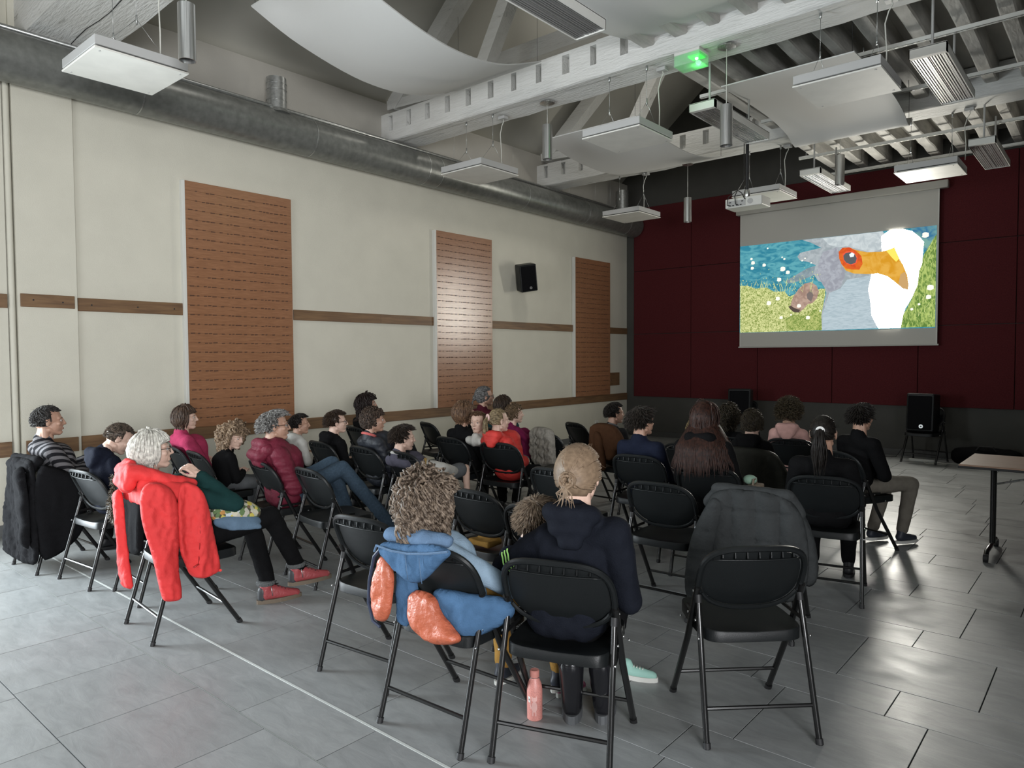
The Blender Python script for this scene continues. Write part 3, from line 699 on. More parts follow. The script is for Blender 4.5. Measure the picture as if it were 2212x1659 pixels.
PSTY = [('full', emat('film_water', (.03, .19, .27), 5, (.10, .33, .38), (1, 1, 2.2)), 'water'),
 ('rightblue', emat('film_water_right', (.04, .15, .27), 6, (.16, .33, .30)), 'water'),
 ('grass_right', emat('film_grass_right', (.10, .19, .04), 26, (.38, .48, .14), (1, 1, .45)), 'grass'),
 ('grass_left', emat('film_grass', (.20, .26, .06), 42, (.60, .62, .28), (1, 1, 1), 1, .42, .56), 'grass'),
 ('grass_dark', emat('film_grass_dark', (.16, .24, .05), 30, (.42, .46, .16)), 'grass'),
 ('wingfeather', emat('film_wing', (.17, .23, .26), 8, (.25, .31, .34)), 'feather'),
 ('body', emat('film_plumage', (.28, .32, .34), 9, (.37, .41, .43)), 'plumage'),
 ('lowbody', emat('film_breast', (.33, .41, .45), 16, (.42, .50, .54), (.5, 1, 2), 1, .35, .6), 'plumage'),
 ('neckshade', emat('film_neck', (.27, .28, .32), 10, (.36, .38, .42)), 'plumage'),
 ('crown', emat('film_crown', (.40, .45, .47), 8, (.52, .57, .58)), 'plumage'),
 ('white', emat('film_white', (1, .97, .88), None, None, (1, 1, 1), 42.0), 'white_plumage'),
 ('beak', emat('film_beak', (.58, .27, .02), 6, (.66, .36, .06)), 'beak'),
 ('beaktop', emat('film_beak_light', (.86, .70, .12)), 'beak_ridge'),
 ('beaktip', emat('film_beak_tip', (.50, .31, .13)), 'beak_tip'),
 ('red', emat('film_red', (.64, .13, .02), 9, (.56, .07, .02)), 'face_patch'),
 ('eyering', emat('film_eye_ring', (.75, .10, .05)), 'eye_ring'),
 ('eye', emat('film_eye', (.095, .10, .11)), 'eye'),
 ('glint', emat('film_glint', (.75, .85, .85)), 'eye_glint'),
 ('creature', emat('film_rodent', (.30, .20, .16), 10, (.42, .30, .24)), 'rodent'),
 ('creatureshade', emat('film_rodent_shade', (.17, .14, .13)), 'rodent_shade'),
 ('creaturedark', emat('film_rodent_dark', (.08, .06, .05)), 'rodent_head')]
pic = obj('film_picture', bbox(-5.244 + 3.69, -2.173 + 3.69, .0150, .0165, 2.005 - 4.1, 3.548 - 4.1), PSTY[0][1], sc)
for i, (key, m, nm) in enumerate(PSTY):
    if i == 0: continue
    bm = bmesh.new(); y = .0145 - i * .00045
    pts = [Vector((min(max(a, -5.243), -2.175) + 3.69, min(max(b, 2.008), 3.546) - 4.1)) for a, b in PIC[key]]
    res = delaunay_2d_cdt(pts, [(q, (q + 1) % len(pts)) for q in range(len(pts))], [], 1, 1e-5)
    vs = [bm.verts.new((p.x, y, p.y)) for p in res[0]]
    for f in res[2]:
        if len(set(f)) >= 3: bm.faces.new([vs[q] for q in f])
    me = bpy.data.meshes.new(nm); bm.to_mesh(me); bm.free(); me.materials.append(m); new_obj(nm, me, pic)
bm = bmesh.new()
for (a, b, r) in FLOWERS:
    v = [bm.verts.new((a + 3.69 + r * (1 + .25 * math.sin(q * 2.3)) * math.cos(q * PI / 5), .0145 - .0098, b - 4.1 + r * .9 * math.sin(q * PI / 5))) for q in range(10)]
    if all(-1.554 < q.co.x < 1.517 for q in v): bm.faces.new(v)
obj('flower', bm, emat('film_flower', (.85, .85, .74)), pic)['kind'] = 'stuff'
bm = bmesh.new(); rg = random.Random(4)
for i in range(90):
    a = rg.uniform(-1.52, -.15); b = rg.uniform(2.62, 2.95) - 4.1 if rg.random() < .7 else rg.uniform(2.7, 3.1) - 4.1; r = rg.uniform(.004, .010)
    bm.faces.new([bm.verts.new((a + r * math.cos(q * PI / 3), .0145 - .0099, b + r * math.sin(q * PI / 3))) for q in range(6)])
for i in range(150):
    a = rg.uniform(-1.53, -.3) if i < 100 else rg.uniform(1.15, 1.5); b = rg.uniform(2.65, 2.85) - 4.1 if i < 100 else rg.uniform(2.1, 3.3) - 4.1
    l = rg.uniform(.05, .13); d = rg.uniform(-.05, .05) + (0.04 if i > 100 else 0)
    if a + d > 1.515: continue
    bm.faces.new([bm.verts.new(q) for q in ((a - .004, .0145 - .0096, b), (a + .004, .0145 - .0096, b), (a + d, .0145 - .0096, min(b + l, -.56)))])
obj('meadow_blades', bm, emat('film_blades', (.55, .60, .25)), pic)['kind'] = 'stuff'

# black loudspeaker on the left wall
def speaker(loc, rz, tilt, roll, label, s=1.0):
    t = thing('loudspeaker', label, 'loudspeaker', loc, rz)
    M = Matrix.Rotation(roll, 4, 'Y') @ Matrix.Rotation(tilt, 4, 'X')
    w_, d_, h_ = .145 * s, .12 * s, .22 * s
    bm = bmesh.new(); rnd_box(bm, -w_, w_, -d_, d_, -h_, h_, .018 * s, 2, M); obj('cabinet', bm, M_chair, t)
    bm = bmesh.new(); rnd_box(bm, -w_ * .86, w_ * .86, -d_ - .008, -d_ + .01, -h_ * .9, h_ * .88, .012 * s, 2, M); obj('grille', bm, mat('speaker_mesh', (.004, .004, .005), .7, spec=.08), t)
    bm = bmesh.new(); tube(bm, [M @ Vector((0.02 * s, -d_ - .008, -h_ * .72)), M @ Vector((0.02 * s, -d_ - .012, -h_ * .72))], .022 * s, 16)
    obj('badge', bm, mat('silver_badge', (.5, .5, .5), .3, metal=.6), t)
    bm = bmesh.new(); tube(bm, [M @ Vector((.02 * s, -d_ - .012, -h_ * .72)), M @ Vector((.02 * s, -d_ - .0135, -h_ * .72))], .009 * s, 12); obj('badge_centre', bm, M_blk, t)
    return t
sp = speaker((-7.46, 9.06, 2.90), math.radians(58), math.radians(12), math.radians(-9), 'black loudspeaker tilted down on left wall between two wood panels')
obj('wall_bracket', tbm([(-.05, .09, -.02), (-.10, .19, 0)], .02, 8), M_blk, sp)
# ================================================================== FOLDING CHAIRS
def outline(n=40, kx=1.0, kz=1.0):
    pts = []
    for i in range(n):
        a = 2 * PI * i / n; c, s = math.cos(a), math.sin(a)
        x = .226 * math.copysign(abs(c) ** .55, c) * kx
        if s >= 0: z = .640 + .165 * abs(s) ** .62 * kz
        else:
            z = .640 - .125 * abs(s) ** 1.0 * kz; x = .226 * math.copysign(abs(c) ** .72, c) * kx
        pts.append((x, z))
    return pts
def back_y(x, z): return -.085 - (z - .60) * .46 - .035 * (1 - (x / .235) ** 2) + .02
def make_chair():
    t = thing('folding_chair', 'black folding chair', 'chair')
    # backrest: rim tube + dished panel with ribs
    O = outline()
    bm = bmesh.new(); tube(bm, [(x, back_y(x, z), z) for x, z in O], [.0135 if z > .62 else .009 for x, z in O], 8, closed=True)
    bk = obj('backrest', bm, M_chair, t, True)
    bm = bmesh.new(); I = outline(40, .93, .90); rings = []
    for kf in (1, .8, .55, .25):
        rings.append([bm.verts.new((x * kf, back_y(x * kf, .62 + (z - .62) * kf) - .012 * (1 - kf * kf) + .006, .62 + (z - .62) * kf)) for x, z in I])
    c = bm.verts.new((0, back_y(0, .62) - .006, .62))
    for a, b in zip(rings, rings[1:]):
        for q in range(40): bm.faces.new((a[q], a[(q + 1) % 40], b[(q + 1) % 40], b[q]))
    for q in range(40): bm.faces.new((rings[-1][q], rings[-1][(q + 1) % 40], c))
    r = bmesh.ops.extrude_face_region(bm, geom=bm.faces[:])
    for v in r['geom']:
        if isinstance(v, bmesh.types.BMVert): v.co.y += .012
    pn = obj('back_panel', bm, M_chair, bk, True)
    bm = bmesh.new()
    I2 = [(-.19 + .38 * i / 12) for i in range(13)]
    tube(bm, [(x, back_y(x, .752) - .008, .752) for x in I2], .004, 6)
    for i in range(7):
        x = -.15 + .30 * i / 6; y = back_y(x, .775)
        v = [bm.verts.new(q) for q in ((x - .002, y - .010, .764), (x - .002, y - .006, .79), (x - .002, y + .004, .79), (x - .002, y + .006, .755), (x + .002, y - .010, .764), (x + .002, y - .006, .79), (x + .002, y + .004, .79), (x + .002, y + .006, .755))]
        for f in ((0, 1, 2, 3), (4, 7, 6, 5), (0, 4, 5, 1), (2, 6, 7, 3), (1, 5, 6, 2), (0, 3, 7, 4)): bm.faces.new([v[j] for j in f])
    obj('back_rib', bm, M_chair, bk, False)
    L_ = [(x, z) for x, z in outline(60, .97, .96) if z < .600]
    L_ = sorted(L_)
    bm = bmesh.new(); tube(bm, [(x, back_y(x, z) - .008, z) for x, z in L_], .0085, 6); obj('lower_lip', bm, M_chair, bk, True)
    # seat
    bm = bmesh.new(); n = 36; rr = []
    def so(a, k, z):
        c, s = math.cos(a), math.sin(a); x = .214 * math.copysign(abs(c) ** .30, c) * k; y = .062 + .220 * math.copysign(abs(s) ** .30, s) * k
        if y > .12: x *= .96
        return (x, y, z)
    for k_, z_ in ((.985, .400), (1.0, .403), (1.0, .438), (.985, .443), (.93, .443), (.8, .438), (.5, .432), (.2, .430)):
        rr.append([bm.verts.new(so(2 * PI * i / n, k_, z_ + (0.010 * (abs(so(2 * PI * i / n, k_, 0)[0]) / .2) ** 2 if k_ < 1.01 and z_ > .42 else 0))) for i in range(n)])
    for a, b in zip(rr, rr[1:]):
        for q in range(n): bm.faces.new((a[q], a[(q + 1) % n], b[(q + 1) % n], b[q]))
    bm.faces.new(rr[-1]); bm.faces.new(rr[0][::-1])
    obj('seat', bm, M_chair, t, True)
    for s in (-1, 1):
        lg = obj('leg', tbm([(s * .232, .262, 0), (s * .232, .262, .004), (s * .229, .045, .35), (s * .228, -.06, .565), (s * .228, -.088, .62)], [.0125, .014, .014, .014, .014], 10, sx=1), M_tube, t, True)
        obj('foot_cap', tbm([(s * .232, .263, 0), (s * .232, .250, .022)], .0165, 10), M_blk, lg, True)
        lr = obj('leg', tbm([(s * .236, -.24, 0), (s * .236, -.24, .003), (s * .222, -.075, .575)], .0125, 10), M_tube, t, True)
        obj('foot_cap', tbm([(s * .236, -.241, 0), (s * .2355, -.234, .022)], .0155, 10), M_blk, lr, True)
        obj('tube_end', tbm([(s * .2225, -.083, .548), (s * .2218, -.074, .580)], .0145, 10), M_blk, lr, True)
        bm = bmesh.new(); bx(bm, s * .215, s * .221, -.10, .09, .452, .468, Matrix.Translation((0, 0, .02))); obj('side_link', bm, M_tube, t)
        bm = bmesh.new()
        for (y, z) in ((-.096, .478), (.006, .478), (-.068, .595), (.12, .42), (-.14, .415)):
            tube(bm, [(s * .236, y, z), (s * .243, y, z)], .0055, 8)
        obj('rivet', bm, M_rivet, t)['kind'] = 'stuff'
    obj('crossbar', tbm([(-.232, -.198, .145), (.232, -.198, .145)], .0085, 8), M_tube, t, True)
    obj('crossbar', tbm([(-.228, .178, .135), (.228, .178, .135)], .0085, 8), M_tube, t, True)
    return t
chair0 = make_chair()
CH = {}
first = [True]
def chair(key, x, y, a, label, z=0):
    if first[0]:
        o = chair0; o.location = (x, y, z); o.rotation_euler = (0, 0, math.radians(a)); first[0] = False
    else: o = dup(chair0, (x, y, z), math.radians(a))
    o['label'] = label; o['group'] = 'black folding chairs of the audience'
    CH[key] = (x, y, a)
chair('27', -1.25, 3.00, 44, 'empty black folding chair at lower right turned left, nobody near it')
chair('C', -1.72, 2.33, 20, 'black folding chair under the woman with a hair bun and black hoodie')
chair('B', -2.22, 2.19, 3, 'black folding chair with the blue and orange jacket on it')
chair('E', -2.88, 2.33, 6, 'empty black folding chair left of the blue and orange jacket')
chair('4', -4.29, 1.91, -5, 'black folding chair under the white-haired woman with the red coat')
chair('2', -5.64, 1.99, 5, 'black folding chair under the boy bowing his head, far left')
chair('3', -5.00, 2.11, -3, 'black folding chair hidden mostly behind the hanging red coat')
chair('1', -6.33, 1.88, 3, 'black folding chair covered by the long black coat at far left')
chair('5', -6.50, 3.02, -5, 'black folding chair under the woman in the pink sweater')
chair('6', -5.98, 2.98, -8, 'black folding chair under the blurred fair-haired girl')
chair('8', -5.02, 3.03, -8, 'black folding chair under the woman in the maroon quilted jacket')
chair('9', -4.40, 3.05, -7, 'empty black folding chair right of the maroon quilted jacket')
chair('14', -2.94, 3.20, -2, 'empty black folding chair ahead, between curly-haired girl and small boy')
chair('15', -2.38, 3.10, 10, 'black folding chair under the small boy leaning on the bun woman')
chair('7', -6.42, 4.02, -5, 'black folding chair under the dark-haired child in white hoodie')
chair('11', -5.75, 4.06, -6, 'black folding chair under the boy with glasses and yellow collar')
chair('12', -5.10, 4.06, -5, 'black folding chair under the boy in quilted vest')
chair('13', -4.58, 4.06, -5, 'black folding chair under the boy in shorts with white sleeves')
chair('21', -3.05, 4.15, 0, 'black folding chair just past the head of the bun woman')
chair('25', -2.20, 4.10, 3, 'empty black folding chair right of the bun woman, seat showing')
chair('26', -1.62, 4.13, 8, 'black folding chair covered by the dark grey quilted coat')
chair('18b', -5.82, 5.08, -8, 'dark folding chair back behind the boy with white sleeves')
chair('9w', -6.65, 5.15, -8, 'black folding chair of the dark curly-haired woman by wall')
chair('16', -5.02, 5.06, -5, 'black folding chair under the woman holding the small child')
chair('19', -4.38, 5.03, 5, 'black folding chair under the girl with ponytail and red jacket')
chair('24', -2.95, 5.10, 3, 'black folding chair under the person in navy sweater')
chair('29', -2.27, 4.90, 8, 'black folding chair under the person with long auburn hair')
chair('28', -1.50, 4.98, 12, 'black folding chair under the person with dark ponytail and white hair tie')
chair('17', -6.36, 6.02, -18, 'empty black folding chair against the wall left of the two women')
chair('18', -5.28, 6.00, -5, 'black folding chair under the person in dark teal beside the red jacket girl')
chair('20', -4.52, 5.98, -12, 'black folding chair with the pale grey quilted coat')
chair('14w', -5.85, 6.25, -10, 'black folding chair of the grey-haired woman with glasses')
chair('22', -4.90, 7.06, -22, 'empty black folding chair standing alone near the far wall socket')
chair('23', -4.05, 6.35, -4, 'black folding chair under the boy with the brown jacket')
chair('P21', -2.98, 6.00, 2, 'black folding chair under the child with fair curls behind the auburn hair')
chair('P23', -2.38, 6.02, 4, 'black folding chair with the dark olive coat')
chair('P22', -2.92, 6.75, 2, 'black folding chair under the child with a hair clip')
chair('30', -2.40, 6.95, 8, 'black folding chair under the curly-haired child in pink hoodie')
chair('31', -1.70, 6.30, -30, 'black folding chair under the teenager whose light trousers stick out')
chair('33', -2.22, 12.02, 172, 'black folding chair before the red wall holding a loudspeaker')
chair('34', -5.00, 11.95, 176, 'black folding chair before the red wall behind the auburn hair')

# ================================================================== SCULPTING TOOLS
DG = None
def prim_bm(prims):
    bm = bmesh.new()
    for p in prims:
        if p[0] == 'c':
            a, ra, b, rb = Vector(p[1]), p[2], Vector(p[3]), p[4]
            d = b - a; L_ = max(d.length, 1e-4); u, v = frame_axes(d); t = d / L_
            rings = []; n = 12
            for k_ in range(5):      # hemisphere a
                th = PI / 2 * (1 - k_ / 4.0) if k_ else PI / 2
                rings.append((a - t * ra * math.sin(th), max(ra * math.cos(th), 1e-4)))
            for k_ in range(5):
                th = PI / 2 * k_ / 4.0; rings.append((b + t * rb * math.sin(th), max(rb * math.cos(th), 1e-4)))
            pr = None
            for c, r in rings:
                R = [bm.verts.new(c + (u * math.cos(2 * PI * q / n) + v * math.sin(2 * PI * q / n)) * r) for q in range(n)]
                if pr:
                    for q in range(n): bm.faces.new((pr[q], pr[(q + 1) % n], R[(q + 1) % n], R[q]))
                else: bm.faces.new(R[::-1])
                pr = R
            bm.faces.new(pr)
        elif p[0] == 'e':
            sph(bm, p[1], p[2], p[3].to_4x4() if len(p) > 3 else None, 18, 12)
        elif p[0] == 'b':
            M = Matrix.Translation(Vector(p[1])) @ (p[3].to_4x4() if len(p) > 3 else Matrix.Identity(4))
            h = p[2]; bx(bm, -h[0], h[0], -h[1], h[1], -h[2], h[2], M)
    return bm
def blob_mesh(prims, vox, smooth=3, dec=None, wr=None):
    """union of rounded primitives, remeshed to one continuous skin"""
    bm = prim_bm(prims); bmesh.ops.recalc_face_normals(bm, faces=bm.faces)
    me = bpy.data.meshes.new('b'); bm.to_mesh(me); bm.free()
    o = bpy.data.objects.new('b', me); COL.objects.link(o)
    m = o.modifiers.new('r', 'REMESH'); m.mode = 'VOXEL'; m.voxel_size = vox
    if smooth:
        s = o.modifiers.new('s', 'SMOOTH'); s.iterations = smooth; s.factor = .5
    if dec:
        d = o.modifiers.new('d', 'DECIMATE'); d.ratio = dec

    dg = bpy.context.evaluated_depsgraph_get(); out = bpy.data.meshes.new_from_object(o.evaluated_get(dg), depsgraph=dg)
    bpy.data.objects.remove(o); bpy.data.meshes.remove(me)
    if wr:
        fr, am, st = wr
        out.update()
        ns = [v.normal.copy() for v in out.vertices]
        for v, nn in zip(out.vertices, ns):
            c = v.co
            q = Vector((c.x * fr * st[0], c.y * fr * st[1], c.z * fr * st[2]))
            a = noise.noise(q); b = noise.noise(q * 2.1 + Vector((3, 7, 1)))
            h = (1 - abs(a) * 2.2) * .6 + b * .4
            v.co = c + nn * (am * h)
    return out
def place(me, name, m, parent=None, smooth=True):
    me.materials.clear(); me.materials.append(m)
    if smooth: me.polygons.foreach_set('use_smooth', [True] * len(me.polygons))
    me.name = name
    return new_obj(name, me, parent)
def join_meshes(lst):
    bm = bmesh.new()
    for me, M in lst:
        n0 = len(bm.verts); bm.from_mesh(me); bm.verts.ensure_lookup_table()
        if M is not None:
            for v in bm.verts[n0:]: v.co = M @ v.co
            if M.determinant() < 0:
                bm.faces.ensure_lookup_table()
    out = bpy.data.meshes.new('j'); bm.to_mesh(out); bm.free(); return out

# head template: face towards +Y, origin in the middle of the skull
def head_prims():
    P = [('e', (0, -.012, .025), (.074, .094, .090)), ('e', (0, -.045, .01), (.066, .062, .072)), ('e', (0, .028, -.028), (.060, .066, .080)), ('c', (0, .03, -.075), .045, (0, .062, -.092), .024),
         ('c', (-.046, -.002, -.065), .019, (-.012, .066, -.096), .016), ('c', (.046, -.002, -.065), .019, (.012, .066, -.096), .016), ('c', (-.022, .078, .022), .012, (-.045, .062, .020), .011), ('c', (.022, .078, .022), .012, (.045, .062, .020), .011),
         ('c', (0, .088, .012), .008, (0, .106, -.026), .0105), ('c', (-.012, .096, -.030), .0075, (.012, .096, -.030), .0075), ('c', (-.018, .084, -.055), .0075, (.018, .084, -.055), .0075), ('c', (-.015, .083, -.067), .0078, (.015, .083, -.067), .0078),
         ('e', (-.040, .060, -.022), (.020, .018, .018)), ('e', (.040, .060, -.022), (.020, .018, .018)), ('e', (0, .074, -.092), (.017, .016, .014)),
         ('c', (0, -.022, -.05), .050, (0, -.050, -.175), .056), ('c', (-.03, -.03, -.06), .028, (-.035, -.03, -.16), .03), ('c', (.03, -.03, -.06), .028, (.035, -.03, -.16), .03)]
    for s in (-1, 1):
        R = Matrix.Rotation(s * .35, 3, 'Z') @ Matrix.Rotation(-.2, 3, 'X')
        P += [('e', (s * .077, -.008, -.010), (.008, .019, .030), R), ('c', (s * .084, -.020, .012), .005, (s * .080, -.003, .018), .005), ('c', (s * .085, -.022, .008), .005, (s * .078, -.012, -.034), .005)]
    return P
HEAD = blob_mesh(head_prims(), .0046, 2, .55)
HEAD.name = 'head_template'
# hand template: right hand, palm down, fingers towards +Y, relaxed curl
def hand_prims(curl=.5):
    P = [('b', (0, .045, 0), (.030, .036, .010)), ('c', (-.022, .01, 0), .016, (.02, .01, 0), .016), ('c', (0, -.02, 0), .024, (0, .02, 0), .022)]
    for i, (x, L_, r) in enumerate(((-.030, .066, .0078), (-.010, .076, .0082), (.011, .070, .0080), (.030, .055, .0070))):
        p = Vector((x, .082, 0)); a = curl * .4; seg = (.44, .32, .24); q = p.copy(); P.append(('c', (x * .7, .03, .002), .010, p, r * 1.15))
        for s_, f in enumerate(seg):
            a2 = a + curl * (.5 + .5 * s_); d = Vector((x * .6, math.cos(a2), -math.sin(a2))).normalized() * L_ * f * 1.05
            P.append(('c', q, r * (1.05 - .1 * s_), q + d, r * (.97 - .12 * s_))); q = q + d; a = a2 * .9
    P += [('c', (-.018, .01, -.004), .016, (-.046, .042, -.012), .011), ('c', (-.046, .042, -.012), .0095, (-.050, .070, -.022), .0085), ('c', (-.050, .070, -.022), .0085, (-.044, .092, -.030), .0072)]
    return P
HAND = blob_mesh(hand_prims(.7), .0034, 1, .5)

def skin(name, c): return mat('skin_' + name, c, .5, noise_s=30, noise_a=.06, bump_s=200, bump_a=.04)
SK_A = skin('light', (.50, .31, .235)); SK_B = skin('warm', (.40, .235, .165)); SK_C = skin('pale', (.56, .38, .30)); SK_D = skin('tan', (.30, .17, .115))
def cloth(name, c, rough=.85, noise_s=25, noise_a=.1, bump_s=160, bump_a=.25, spec=.07): return mat('cloth_' + name, c, rough, noise_s=noise_s, noise_a=noise_a, bump_s=bump_s, bump_a=bump_a, spec=spec)
def hairm(name, c1, c2, rough=.50):
    c1 = tuple(x * .78 for x in c1); c2 = tuple(x * .7 for x in c2)
    m = mat('hair_' + name, c1, rough, spec=.22)
    ns, ln, b = nodes(m)
    tc = ns.new('ShaderNodeTexCoord'); n = ns.new('ShaderNodeTexNoise'); n.inputs['Scale'].default_value = 55; n.inputs['Detail'].default_value = 3
    ln.new(tc.outputs['Object'], n.inputs['Vector'])
    r = ns.new('ShaderNodeValToRGB'); r.color_ramp.elements[0].position = .35; r.color_ramp.elements[1].position = .66
    r.color_ramp.elements[0].color = tuple(c2) + (1,); r.color_ramp.elements[1].color = tuple(c1) + (1,)
    ln.new(n.outputs['Fac'], r.inputs[0]); ln.new(r.outputs[0], b.inputs['Base Color'])
    b.inputs['Roughness'].default_value = rough
    return m
H_BLACK = hairm('black', (.022, .018, .015), (.010, .008, .007)); H_DBROWN = hairm('dark_brown', (.055, .034, .022), (.022, .014, .010))
H_BROWN = hairm('brown', (.13, .085, .055), (.045, .028, .018)); H_LBROWN = hairm('light_brown', (.36, .255, .165), (.13, .085, .055))
H_BLOND = hairm('blond', (.42, .32, .19), (.18, .125, .07)); H_WHITE = hairm('white', (.80, .78, .70), (.50, .48, .43)); H_GREY = hairm('grey', (.40, .39, .37), (.045, .042, .040))
H_AUBURN = hairm('auburn', (.050, .020, .013), (.018, .008, .006)); H_CURLG = hairm('curly_brown', (.26, .20, .15), (.055, .037, .026)); H_REDBR = hairm('red_brown', (.20, .115, .065), (.08, .045, .028))
H_OLIVE = hairm('dark_curls', (.055, .043, .026), (.018, .014, .010))

def make_hair(hm, style, seed, length, s=1.0, nlock=150, parent=None, r0=.0075, M=None, cheek=False, hooded=False):
    """skull cap plus individual swept locks; head frame, face towards +Y"""
    rg = random.Random(seed); bm = bmesh.new()
    vol = {'wavy': 1.62, 'curly': 1.30, 'long': 1.34, 'bob': 1.10}.get(style, 1.0) if length > .12 else (1.12 if style == 'curly' else 1.0)
    if style in ('short', 'crop'): nlock = int(nlock * 2.2); r0 *= .62
    elif style not in ('bun', 'pony', 'wavy'): nlock = int(nlock * 1.8); r0 *= .68
    C0 = Vector((0, -.016, .016)); R0 = Vector((.080, .102, .105))
    if style == 'bun': R0 = R0 * 1.13; C0 = Vector((0, -.020, .008))
    def face_zone(d):   # True where skin shows
        lim = .30 if style in ('short', 'crop') else .42
        side = abs(d.x)
        if d.y > .25 and d.z < (.55 if style != 'fringe' else .25): return True
        if d.z < -.15 and d.y > -.15: return True
        if d.z < (-.62 if style != 'bun' else -.86): return True
        return False
    # cap
    n, m = 28, 18; grid = []
    for j in range(m + 1):
        th = PI * j / m; row = []
        for i in range(n):
            ph = 2 * PI * i / n; d = Vector((math.sin(th) * math.cos(ph), math.sin(th) * math.sin(ph), math.cos(th)))
            kk = .84 if face_zone(d) else (1.0 if vol < 1.15 else 1.08) + .018 * noise.noise(d * 6 + Vector((seed, 0, 0)))
            if style in ('pony', 'bun'): kk = min(kk, .975)
            row.append(bm.verts.new(C0 + Vector((d.x * R0.x, d.y * R0.y, d.z * R0.z)) * kk))
        grid.append(row)
    for j in range(m):
        for i in range(n):
            f = bm.faces.new((grid[j][i], grid[j][(i + 1) % n], grid[j + 1][(i + 1) % n], grid[j + 1][i])); f.smooth = True
    crown = Vector((0, -.35, .94)).normalized()
    tie = Vector((0, -.98, .10)) if style == 'pony' else Vector((0, -.97, -.18))
    def surf(d, k=1.03): return C0 + Vector((d.x * R0.x, d.y * R0.y, d.z * R0.z)) * k
    cnt = 0
    while cnt < nlock:
        d = Vector((rg.gauss(0, 1), rg.gauss(0, 1), rg.gauss(0, 1))).normalized()
        if face_zone(d) or d.z < -.5: continue
        cnt += 1; pts = []
        if style in ('short', 'crop'):
            p = surf(d, .98); nrm = Vector((d.x / R0.x, d.y / R0.y, d.z / R0.z)).normalized(); away = (d - crown * d.dot(crown)); 
            if away.length < .01: away = Vector((0, 1, 0))
            away.normalize(); dirv = (away * .8 + nrm * (.12 if style == 'short' else .03) + Vector((rg.uniform(-.28, .28), rg.uniform(-.2, .3), rg.uniform(-.22, .12)))).normalized(); L_ = length * rg.uniform(.7, 1.2)
            for q in range(4):
                pts.append(p.copy()); p = p + dirv * L_ / 3; dirv = (dirv + away * .2 - Vector((0, 0, .18)) - nrm * .15).normalized()
            rad = [r0, r0, r0 * .75, r0 * .15]
        elif style in ('pony', 'bun'):
            for q in range(7):
                f = q / 6.0; dd = (d * (1 - f) + tie * f * 1.05).normalized(); pts.append(surf(dd, .995 + .018 * math.sin(f * PI) + rg.uniform(-.006, .006)))
            rad = [r0 * .5] + [r0 * .7] * 5 + [r0 * .5]
        else:
            L_ = length * rg.uniform(.82, 1.1); nst = (22 if style in ('wavy', 'curly') else 12) if length > .12 else 8; st = L_ / nst
            p = surf(d, .99); vel = (d - crown * d.dot(crown)); vel = vel.normalized() if vel.length > .01 else Vector((0, -1, 0)); ph = rg.uniform(0, 6.28)
            om = 1.9 if style == 'afro' or nst < 12 else rg.uniform(.7, 1.05)
            cw = {'curly': .009, 'afro': .012, 'wavy': .0125, 'long': .003, 'bob': .002, 'fringe': .002}.get(style, .003)
            for q in range(nst + 1):
                off = Vector((math.cos(ph + q * om), math.sin(ph + q * om), 0)) * cw * min(1, q / 5)
                pts.append(p + off)
                if style == 'afro': vel = (vel + (p - C0).normalized() * 1.0 + Vector((0, 0, -.10)) + Vector((rg.uniform(-1, 1), rg.uniform(-1, 1), rg.uniform(-1, 1))) * .9).normalized()
                else: vel = (vel * .55 + Vector((0, -.05 if not cheek else .02, -.75))).normalized()
                p = p + vel * st
                e = p - C0; k_ = math.sqrt((e.x / R0.x) ** 2 + (e.y / R0.y) ** 2 + (e.z / R0.z) ** 2)
                lim_ = 1.05 + (vol - .95) * min(1, max(0, q - 1) / (nst * .6)) * rg.uniform(.55, 1.0)
                if k_ < lim_ and style != 'afro': p = C0 + e * (lim_ / k_)
                e = p - C0; k_ = math.sqrt((e.x / R0.x) ** 2 + (e.y / R0.y) ** 2 + (e.z / R0.z) ** 2)
                if style != 'afro' and p.z > -.10 and k_ > lim_ + .04: p = C0 + e * ((lim_ + .04) / k_)
                if p.y > .035 and p.z < .05 and style != 'afro': p.y = .035; p.x = math.copysign(max(abs(p.x), .078), p.x)
                if hooded and p.z < -.05 and p.y < .02:
                    hr = .10 + .10 * min(1, (-.05 - p.z) / .16); e = Vector((p.x, p.y + .01, 0))
                    if e.length < hr: e = e.normalized() * hr; p.x = e.x; p.y = e.y - .01
                if p.z < -.17:      # rest on shoulders and back
                    e = p - Vector((0, -.05, -.40)); k2 = math.sqrt((e.x / .23) ** 2 + (e.y / .175) ** 2 + (e.z / .24) ** 2)
                    if k2 < 1: p = Vector((0, -.05, -.40)) + e / k2
            rad = [r0] * (len(pts) - 3) + [r0 * .9, r0 * .6, r0 * .15]
        tube(bm, pts, rad, 4, caps=False, sx=1.5 if style not in ('afro', 'curly') else 1.1)
    if style == 'bun':
        c = Vector((0, -.130, -.020)); r_ = Matrix.Rotation(.3, 3, 'X')
        for q in range(26):
            a0 = rg.uniform(0, 6.28); rr_ = rg.uniform(.010, .032)
            pts = [c + Vector((math.cos(a0 + t_ * .5) * rr_, -.010 + rg.uniform(-.016, .012), math.sin(a0 + t_ * .5) * rr_)) for t_ in range(7)]
            tube(bm, pts, [.002, .005, .0065, .007, .0065, .005, .002], 5, caps=False)
        for q in range(16):
            pts = [c + Vector((rg.uniform(-.02, .02), -.02, -.02)), c + Vector((rg.uniform(-.035, .035), -.035, -.05)), c + Vector((rg.uniform(-.05, .05), -.03, -.09 + rg.uniform(-.02, .02)))]
            tube(bm, pts, [.004, .003, .0008], 4, caps=False)
